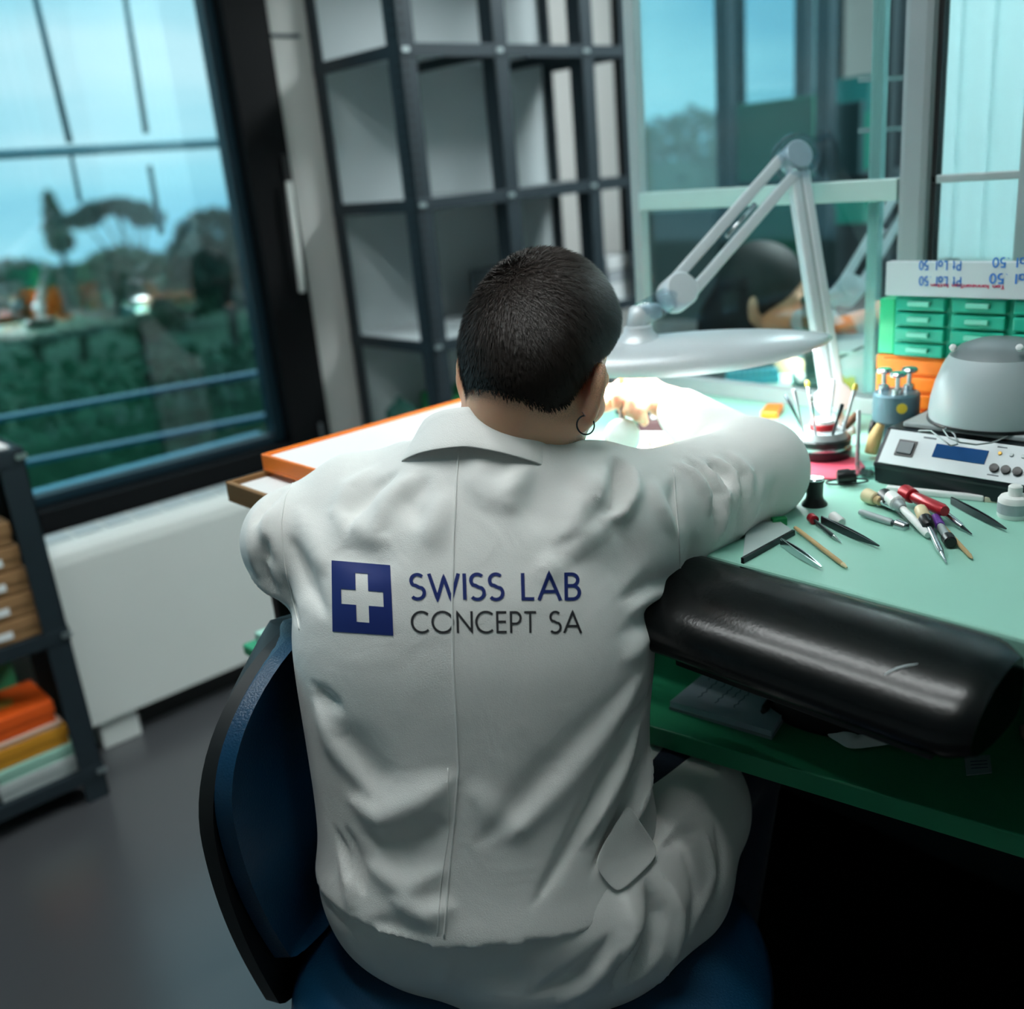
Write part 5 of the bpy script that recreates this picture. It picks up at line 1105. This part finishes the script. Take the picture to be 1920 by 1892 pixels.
STROKES = [
    # left shoulder blade
    ([(742, 888), (700, 915), (668, 955), (655, 1000)], -.0075, .011), ([(700, 880), (655, 915), (628, 965)], .005, .014), ([(770, 895), (725, 945), (705, 1000)], .006, .016),
    ([(620, 962), (660, 985), (700, 1010), (725, 1012)], .005, .016), ([(640, 1030), (690, 1050), (740, 1060)], -.005, .022), ([(800, 900), (770, 940), (790, 985)], -.005, .014),
    ([(835, 930), (815, 985), (800, 1025)], .005, .018), ([(560, 960), (590, 1020), (615, 1070)], .006, .018), ([(545, 1010), (575, 1090), (610, 1150)], -.007, .014),
    # left sleeve
    ([(528, 918), (500, 950), (478, 985)], -.007, .008), ([(515, 935), (500, 990), (515, 1040)], .006, .009), ([(478, 960), (470, 1020), (485, 1080)], .004, .010), ([(505, 1010), (495, 1060), (520, 1110)], -.007, .009),
    ([(470, 1075), (505, 1105), (545, 1140)], .005, .009), ([(530, 1080), (545, 1130), (560, 1170)], -.005, .008), ([(490, 1045), (515, 1085), (520, 1100)], .004, .007),
    # centre and right of the back
    ([(905, 850), (895, 900), (930, 950)], .004, .018), ([(985, 880), (960, 920), (955, 960)], .006, .016), ([(1010, 890), (1000, 950), (1020, 990)], -.004, .018), ([(1105, 885), (1100, 935), (1075, 985), (1045, 1010)], .009, .016),
    ([(1160, 862), (1162, 900), (1155, 940), (1138, 962)], -.016, .010), ([(1190, 880), (1186, 920), (1165, 965), (1130, 975)], .0085, .010), ([(1135, 880), (1128, 925), (1118, 950)], .007, .010),
    ([(1140, 985), (1100, 1010), (1065, 1045)], .006, .014), ([(1170, 975), (1180, 1040), (1150, 1090)], -.004, .022), ([(1045, 1055), (1020, 1075)], .004, .014), ([(1215, 900), (1240, 950), (1262, 1000)], .005, .012),
    # right armpit
    ([(1268, 1075), (1215, 1095), (1165, 1125)], -.0055, .010), ([(1268, 1100), (1220, 1120), (1175, 1155)], .005, .010), ([(1266, 1122), (1215, 1150), (1160, 1195)], -.005, .011), ([(1262, 1150), (1215, 1195), (1170, 1240)], .004, .012),
    # right sleeve rings
    ([(1262, 868), (1298, 890), (1325, 925), (1330, 965)], .008, .008), ([(1285, 862), (1318, 885), (1340, 925), (1340, 1000)], -.009, .007), ([(1308, 868), (1340, 895), (1358, 925), (1352, 990), (1335, 1030)], .008, .007),
    ([(1330, 865), (1352, 890), (1360, 918)], -.010, .006), ([(1338, 858), (1372, 888), (1378, 930), (1370, 985)], .008, .007), ([(1352, 855), (1390, 890), (1392, 950), (1375, 1010)], -.007, .007), ([(1370, 850), (1402, 890), (1405, 940)], .006, .008),
    ([(1430, 890), (1415, 950), (1385, 1010)], .004, .010), ([(1455, 900), (1440, 950)], -.004, .009), ([(1300, 1010), (1290, 1070), (1280, 1120)], -.004, .012), ([(1320, 1050), (1300, 1110), (1275, 1150)], .004, .010),
    ([(1270, 900), (1262, 940), (1275, 990)], -.005, .010),
    # waist, right: long diagonal pulls
    ([(1225, 1262), (1180, 1360), (1120, 1490), (1060, 1600), (1000, 1698)], -.0095, .010), ([(1228, 1285), (1195, 1370), (1145, 1480), (1085, 1590)], .0075, .011), ([(1205, 1260), (1140, 1360), (1060, 1460), (960, 1570)], .006, .018),
    ([(1180, 1275), (1110, 1370), (1010, 1470), (900, 1580)], -.005, .018), ([(1222, 1330), (1205, 1420), (1165, 1540), (1110, 1635)], -.010, .009), ([(1216, 1400), (1208, 1480), (1180, 1560)], .007, .009),
    # waist, left: sag and lower folds
    ([(592, 1320), (625, 1395), (668, 1450), (700, 1490)], .006, .016), ([(640, 1370), (690, 1440), (735, 1465)], -.006, .025), ([(660, 1500), (720, 1535), (790, 1500), (850, 1460)], .0085, .022), ([(690, 1570), (760, 1590), (840, 1545)], -.006, .020),
    ([(650, 1555), (672, 1620), (680, 1680)], -.006, .008), ([(640, 1590), (655, 1660), (660, 1720)], .005, .010), ([(690, 1620), (760, 1665), (835, 1630)], .005, .016), ([(740, 1690), (800, 1715), (850, 1700)], .006, .016), ([(880, 1480), (930, 1530), (1000, 1560)], .003, .020),
    ([(700, 1730), (760, 1740), (820, 1752)], -.004, .012), ([(590, 1285), (600, 1300), (640, 1330)], -.006, .009), ([(630, 1555), (646, 1600), (662, 1655)], -.006, .0055)]
CV = stroke(CV, CQ, [(p_, a_*1.45, w_) for p_, a_, w_ in STROKES]); CV = relax(CV, CQ, 1, .3)
wr_ = np.random.default_rng(5)
coat = meshobj('lab_coat', CV, CQ, M_coat, man, LOC['person']); coat['label'] = 'white lab coat'
cbv = mk_bvh(CV, CQ)
def seam(name, pts, r, parent=coat, m=M_coat, off=.0004):
    P = []
    for (x0, y0), (x1, y1) in zip(pts[:-1], pts[1:]):
        k = max(2, int(math.hypot(x1-x0, y1-y0)/8)); P += [(x0+(x1-x0)*i/k, y0+(y1-y0)*i/k) for i in range(k)]
    P.append(pts[-1]); H = [hit(cbv, x, y, off) for x, y in P]; H = [h_ for h_ in H if h_ is not None]
    if len(H) > 2:
        H = np.array(H); H[1:-1] = (H[:-2]+2*H[1:-1]+H[2:])/4
        MB().tube(list(H), r, 6).build(name, m, parent, smooth=True)
seam('seam', [(862, 832), (856, 900), (851, 1000), (848, 1130), (850, 1250), (856, 1350), (860, 1440), (850, 1560), (840, 1660), (833, 1758)], .0013)
seam('seam', [(840, 1440), (842, 1560), (826, 1660), (820, 1755)], .0007)
seam('seam', [(1262, 880), (1268, 950), (1274, 1030), (1276, 1100), (1268, 1172)], .0010)
seam('seam', [(560, 890), (535, 930), (527, 980), (533, 1060), (550, 1130), (562, 1180)], .0010)

# print on the back: blue square with white cross, two lines of lettering
def bil(c00, c10, c11, c01):
    c00, c10, c11, c01 = map(np.array, (c00, c10, c11, c01))
    def f(u, v):       # v up
        p = c01*(1-u)*(1-v)+c11*u*(1-v)+c00*(1-u)*v+c10*u*v
        return hit(cbv, p[0], p[1], .0006)
    return f
M_pblue = mat('print_blue', '#08246e', .6, noise=.06, nscale=40); M_pgrey = mat('print_charcoal', '#2b2b2f', .7, noise=.08, nscale=40)
fsq = bil((622, 1051), (732, 1060), (738, 1192), (624, 1184))
us = sorted(set(np.round(np.concatenate([np.linspace(0, 1, 19), [.155, .40, .61, .86]]), 4))); vs_ = sorted(set(np.round(np.concatenate([np.linspace(0, 1, 21), [.16, .40, .61, .85]]), 4)))
G = [[fsq(u, v) for v in vs_] for u in us]; mb = MB(); mb.v = [tuple(p) for r_ in G for p in r_]; nv_ = len(vs_)
for i in range(len(us)-1):
    for j in range(nv_-1):
        um, vm = (us[i]+us[i+1])/2, (vs_[j]+vs_[j+1])/2
        if (.40 < um < .61 and .16 < vm < .85) or (.155 < um < .86 and .40 < vm < .61): continue
        mb.f.append((i*nv_+j, (i+1)*nv_+j, (i+1)*nv_+j+1, i*nv_+j+1))
o = mb.build('emblem', M_pblue, coat, smooth=True); o['label'] = 'blue square emblem with a white cross'
o = lettering('lettering', 'SWISS LAB', bil((768, 1076), (1087, 1074), (1088, 1126), (770, 1124)), M_pblue, coat, .125, .12); o['label'] = 'blue lettering SWISS LAB'
o = lettering('lettering', 'CONCEPT SA', bil((770, 1146), (1090, 1146), (1090, 1187), (772, 1187)), M_pgrey, coat, .105, .10); o['label'] = 'charcoal lettering CONCEPT SA'

# collar: stand and fall folded around the neck
prs = [(.066, -.030), (.067, .010), (.068, .034), (.071, .043), (.076, .042), (.081, .028), (.089, .008), (.095, -.010)]
P = []
for a_ in np.linspace(-150, 150, 61):
    t_ = math.radians(a_); row = []; fr_ = abs(a_)/150
    for i, (r_, h_) in enumerate(prs):
        rr2 = r_+.012*fr_*(i > 3)*(i-3)/4; hh2 = h_-.020*fr_**1.5-(.020*fr_*(i > 4))
        row.append(nc-cf_*rr2*math.cos(t_)*1.0+cu*rr2*math.sin(t_)*1.08+nax*hh2)
    P.append(row)
o = MB().grid(P).build('collar', M_coat, coat, smooth=True, solid=.0022, sub=1)

# skirt of the coat over seat and thigh, jeans
KF = Field((.34, .40, .40), (1.2, 1.2, .76), .0048)
def skirt(g):
    d = coat_torso(g)+.012; return d
KF.put(skirt, (.35, .55, .42), (.95, 1.12, .66), .02, pad=.05)
kr2 = HipR+(KR-HipR)*.50; kl2 = HipL+(KL-HipL)*.55
KF.rc(HipR+np.array([.0, -.0, .0]), kr2, .112, .100, .05); KF.rc(HipL, kl2, .105, .09, .05)
KF.rc(np.array([.60, .73, .52]), np.array([.78, .66, .535]), .09, .07, .04)
KF.put(lambda g: g[..., 2]-.665, (.3, .4, .4), (1.2, 1.2, .76), .004, 'i', pad=.02)
KF.put(lambda g: .488-g[..., 2], (.3, .4, .38), (1.2, 1.2, .6), .004, 'i', pad=.02)
KV, KQ = KF.mesh(); KV = relax(KV, KQ, 3, .5)
KS = [([(1215, 1660), (1235, 1720), (1225, 1780), (1180, 1840)], -.020, .012), ([(1170, 1680), (1190, 1740), (1170, 1800)], .009, .012), ([(1250, 1650), (1275, 1720), (1262, 1790), (1225, 1850)], .008, .010), ([(1280, 1600), (1305, 1680), (1290, 1760)], -.006, .009),
      ([(1320, 1560), (1335, 1640), (1310, 1720)], .006, .009), ([(1340, 1540), (1355, 1620), (1335, 1700)], -.005, .008), ([(1140, 1760), (1080, 1830), (1000, 1865)], -.010, .009), ([(1160, 1780), (1100, 1850), (1040, 1885)], .008, .010),
      ([(1240, 1590), (1275, 1570), (1310, 1560)], -.006, .010), ([(850, 1800), (830, 1850)], .004, .016), ([(930, 1810), (980, 1850)], -.004, .020), ([(730, 1790), (760, 1850)], -.004, .016), ([(1225, 1700), (1205, 1760), (1165, 1830), (1140, 1870)], -.012, .007)]
KV = stroke(KV, KQ, KS)
o = meshobj('coat_skirt', KV, KQ, M_coat, man, LOC['person'])
JF = Field((.42, .50, .05), (1.2, 1.2, .74), .006)
JF.chain([HipR, KR+np.array([0, 0, .0]), AR], [.088, .072, .052], .03); JF.chain([HipL, KL, AL], [.088, .072, .052], .03)
JF.put(lambda g: .09-g[..., 2], (.4, .5, .0), (1.2, 1.2, .2), .004, 'i', pad=.02)
JV, JQ = JF.mesh(); JV = relax(JV, JQ, 1); o = meshobj('trousers', JV, JQ, M_jeans, man, LOC['person'])
for a_ in (AR, AL):
    SF2 = Field(a_+np.array([-.09, -.09, -.10]), a_+np.array([.24, .11, .06]), .005)
    SF2.rc(a_+np.array([-.02, 0, -.06]), a_+np.array([.05, .012, -.066]), .040, .038, .03); SF2.rc(a_+np.array([.05, .012, -.066]), a_+np.array([.075, .015, -.072]), .038, .028, .03); SF2.rc(a_+np.array([-.01, 0, -.05]), a_+np.array([.02, 0, .0]), .042, .046, .03)
    SF2.put(lambda g: .002-g[..., 2], a_+np.array([-.1, -.1, -.1]), a_+np.array([.3, .12, .08]), .002, 'i', pad=.01)
    sv, sq = SF2.mesh(); meshobj('shoe', sv, sq, mat('black_shoe_leather', '#0c0c0d', .4, noise=.1), man, LOC['person'])
# hanging side flap at the right hip
kb = mk_bvh(np.concatenate([CV, KV]), np.concatenate([CQ, KQ+len(CV)]))
fl_ = [[(1172, 1498), (1190, 1530), (1212, 1570), (1231, 1606)], [(1150, 1530), (1168, 1562), (1190, 1600), (1210, 1630)], [(1128, 1570), (1145, 1600), (1165, 1632), (1185, 1652)], [(1108, 1615), (1122, 1640), (1140, 1662), (1158, 1676)]]
P = []
for i, row in enumerate(fl_):
    P.append([])
    for j, (x, y) in enumerate(row):
        h_ = hit(kb, x, y, .0035+.004*(3-i)/3) 
        if h_ is None: h_ = P[-1][-1]+np.array([.004, -.004, -.006])
        P[-1].append(h_)
MB().grid(P).build('side_flap', M_coat, coat, smooth=True, solid=.0016, sub=2)

# earring, tool in the hand
mb_ = mk_bvh(BV, BQ); eh = hit(mb_, 1096, 778)
ec = D(1098, 797, float((eh-O)@fw) if eh is not None else 1.13)
an = nrm(rt*.35-fw); ea, eb2, _ = frame_of(an)
er_ = thing('hoop_earring', ec, 'thin silver hoop earring on the right ear', 'earring')
MB().tube([ec+.0105*(ea*math.cos(t_)+eb2*math.sin(t_)) for t_ in np.linspace(0, 2*math.pi, 33)], .0009, 8, cap=False).build('hoop', M_dsteel, er_, smooth=True)
MB().tube([ec+.0105*np.array([0, 0, 1]), ec+.0105*np.array([0, 0, 1])+nrm(HDc-ec)*.006], .0008, 6).build('post', M_steel, er_)
tl = D(1166, 740, 1.487); dc2 = D(1167, 819, 1.487)
ht = thing('hand_tool', dc2, 'round white disc tool on a steel rod held in the right hand', 'tool')
dax = nrm(dc2-tl); 
MB().tube([tl-dax*.035, tl-dax*.01], [.0045, .005], 12).build('handle', M_orange, ht, smooth='auto')
MB().tube([tl-dax*.01, tl+dax*.012, dc2-dax*.028], [.0052, .0052, .0045], 12).build('rod', M_steel, ht, smooth='auto')
MB().lathe(dc2, [(.0, -.007), (.020, -.0065), (.0275, -.004), (.0285, 0), (.0275, .004), (.020, .0065), (.0, .007)], axis=nrm(-fw+.15*rt), n=36, cap=False).build('disc', M_wht, ht, smooth=True)

# ---- colleague behind the glass
WH = D(1428, 556, 2.30); WRt = head_rot(-54, 18, 0)
wp = np.array([WH[0]-.02, WH[1]+.10, 0])
LB = Field(WH+np.array([-.40, -.75, -.72]), WH+np.array([.45, .35, .20]), .006)
Wl = add_head(LB, WH, WRt, .95)
chest = wp+np.array([0, 0, WH[2]-.24]); LB.rc(Wl(0, -.02, -.05), chest+np.array([.0, .02, .02]), .045, .05, .03); LB.rc(chest, wp+np.array([-.01, .05, .52]), .11, .12, .05)
sR, sL = chest+np.array([-.14, -.06, .0]), chest+np.array([.14, .08, .0]); LB.rc(sR, sL, .05, .05, .04)
fa1 = D(1588, 622, 1.98); hw1 = D(1632, 606, 1.98)
eR = D(1480, 680, 2.08); LB.chain([sR, eR, fa1], [.045, .04, .030], .02); LB.rc(fa1, hw1, .028, .026, .02)
eL = D(1560, 640, 2.30); hw2 = D(1575, 668, 1.99); LB.chain([sL, eL, hw2], [.045, .04, .03], .02)
for k_ in range(4):
    s_ = (k_-1.5)*.014; p0 = hw1+np.array([.02, -.02, -.005])+upv*s_; LB.chain([hw1, p0, p0+np.array([.02, -.03, -.006]), p0+np.array([.015, -.045, -.025])], [.022, .011, .010, .009], .006)
    p0 = hw2+np.array([.03, -.03, -.006])+np.array([.6, .5, 0])*s_; LB.chain([hw2, p0, p0+np.array([.01, -.03, -.012]), p0+np.array([.0, -.04, -.03])], [.022, .011, .010, .009], .006)
LB.chain([hw1, hw1+np.array([-.0, -.02, -.03]), hw1+np.array([.02, -.045, -.035])], [.018, .011, .009], .006)
LV, LQ = LB.mesh(); wo_ = meshobj('person', LV, LQ, mat('colleague_skin', '#d8a98a', .55, noise=.05, sss=.2), base=(wp[0], wp[1], 0)); tag(wo_, 'dark haired person in profile working behind the glass', 'person')
HF = Field(WH+np.array([-.25, -.25, -.32]), WH+np.array([.25, .25, .2]), .006)
HF.ell(Wl(0, -.014, .042), np.array([.084, .100, .088])*.97, WRt, .02); HF.ell(Wl(0, -.055, -.05), np.array([.082, .060, .12]), WRt, .03); HF.rc(Wl(0, -.07, -.08), Wl(0, -.06, -.22), .06, .045, .03)
for q in (-1, 1): HF.rc(Wl(q*.064, -.012, .02), Wl(q*.064, -.03, -.16), .024, .02, .03)
HF.ell(Wl(0, .112, -.035), np.array([.085, .078, .098]), WRt, .01, 's')
hv_, hq_ = HF.mesh(); hv_ = relax(hv_, hq_, 2); meshobj('hair', hv_, hq_, mat('black_hair', '#0b0c10', .65, noise=.2, nscale=80, stretch=(1, 1, .1)), wo_, LOC[wo_.name])
TF = Field(WH+np.array([-.45, -.5, -.72]), WH+np.array([.5, .35, -.05]), .006)
TF.rc(chest, wp+np.array([-.01, .05, .54]), .125, .135, .05); TF.rc(sR, sL, .062, .062, .04); TF.rc(sR, sR+(eR-sR)*.9, .062, .052, .03); TF.rc(sL, sL+(eL-sL)*.9, .062, .052, .03)
tv, tq = TF.mesh(); meshobj('top', tv, tq, cloth_mat('dark_slate_top', '#27323b', .85), wo_, LOC[wo_.name])
GF = Field(hw1+np.array([-.12, -.14, -.12]), hw1+np.array([.14, .1, .08]), .005)
for fld, h0, f0_ in ((GF, hw1, fa1),):
    fld.rc(f0_+(h0-f0_)*.25, h0, .034, .030, .01)
    for k_ in range(4):
        s_ = (k_-1.5)*.014; p0 = h0+np.array([.02, -.02, -.005])+upv*s_; fld.chain([h0, p0, p0+np.array([.02, -.03, -.006]), p0+np.array([.015, -.045, -.025])], [.025, .014, .013, .012], .006)
    fld.chain([h0, h0+np.array([0, -.02, -.03]), h0+np.array([.02, -.045, -.035])], [.021, .014, .012], .006)
gv, gq = GF.mesh(); meshobj('glove', gv, gq, M_wht, wo_, LOC[wo_.name])
GF = Field(hw2+np.array([-.12, -.16, -.12]), hw2+np.array([.16, .12, .08]), .005)
GF.rc(hw2+(eL-hw2)*.15, hw2, .034, .030, .01)
for k_ in range(4): s_ = (k_-1.5)*.014; p0 = hw2+np.array([.03, -.03, -.006])+np.array([.6, .5, 0])*s_; GF.chain([hw2, p0, p0+np.array([.01, -.03, -.012]), p0+np.array([.0, -.04, -.03])], [.025, .014, .013, .012], .006)
gv, gq = GF.mesh(); meshobj('glove', gv, gq, M_wht, wo_, LOC[wo_.name])
# her stool
st = thing('stool', (wp[0], wp[1]+.05, 0), 'round black stool of the colleague behind the glass', 'stool')
MB().lathe((wp[0], wp[1]+.05, 0), [(.0, .34), (.17, .34), (.18, .36), (.18, .385), (.165, .395), (.0, .397)], n=32, cap=False).build('seat', M_leather, st, smooth='auto')
MB().lathe((wp[0], wp[1]+.05, 0), [(.17, 0), (.17, .02), (.03, .03), (.025, .34)], n=28).build('pedestal', M_dsteel, st, smooth='auto')
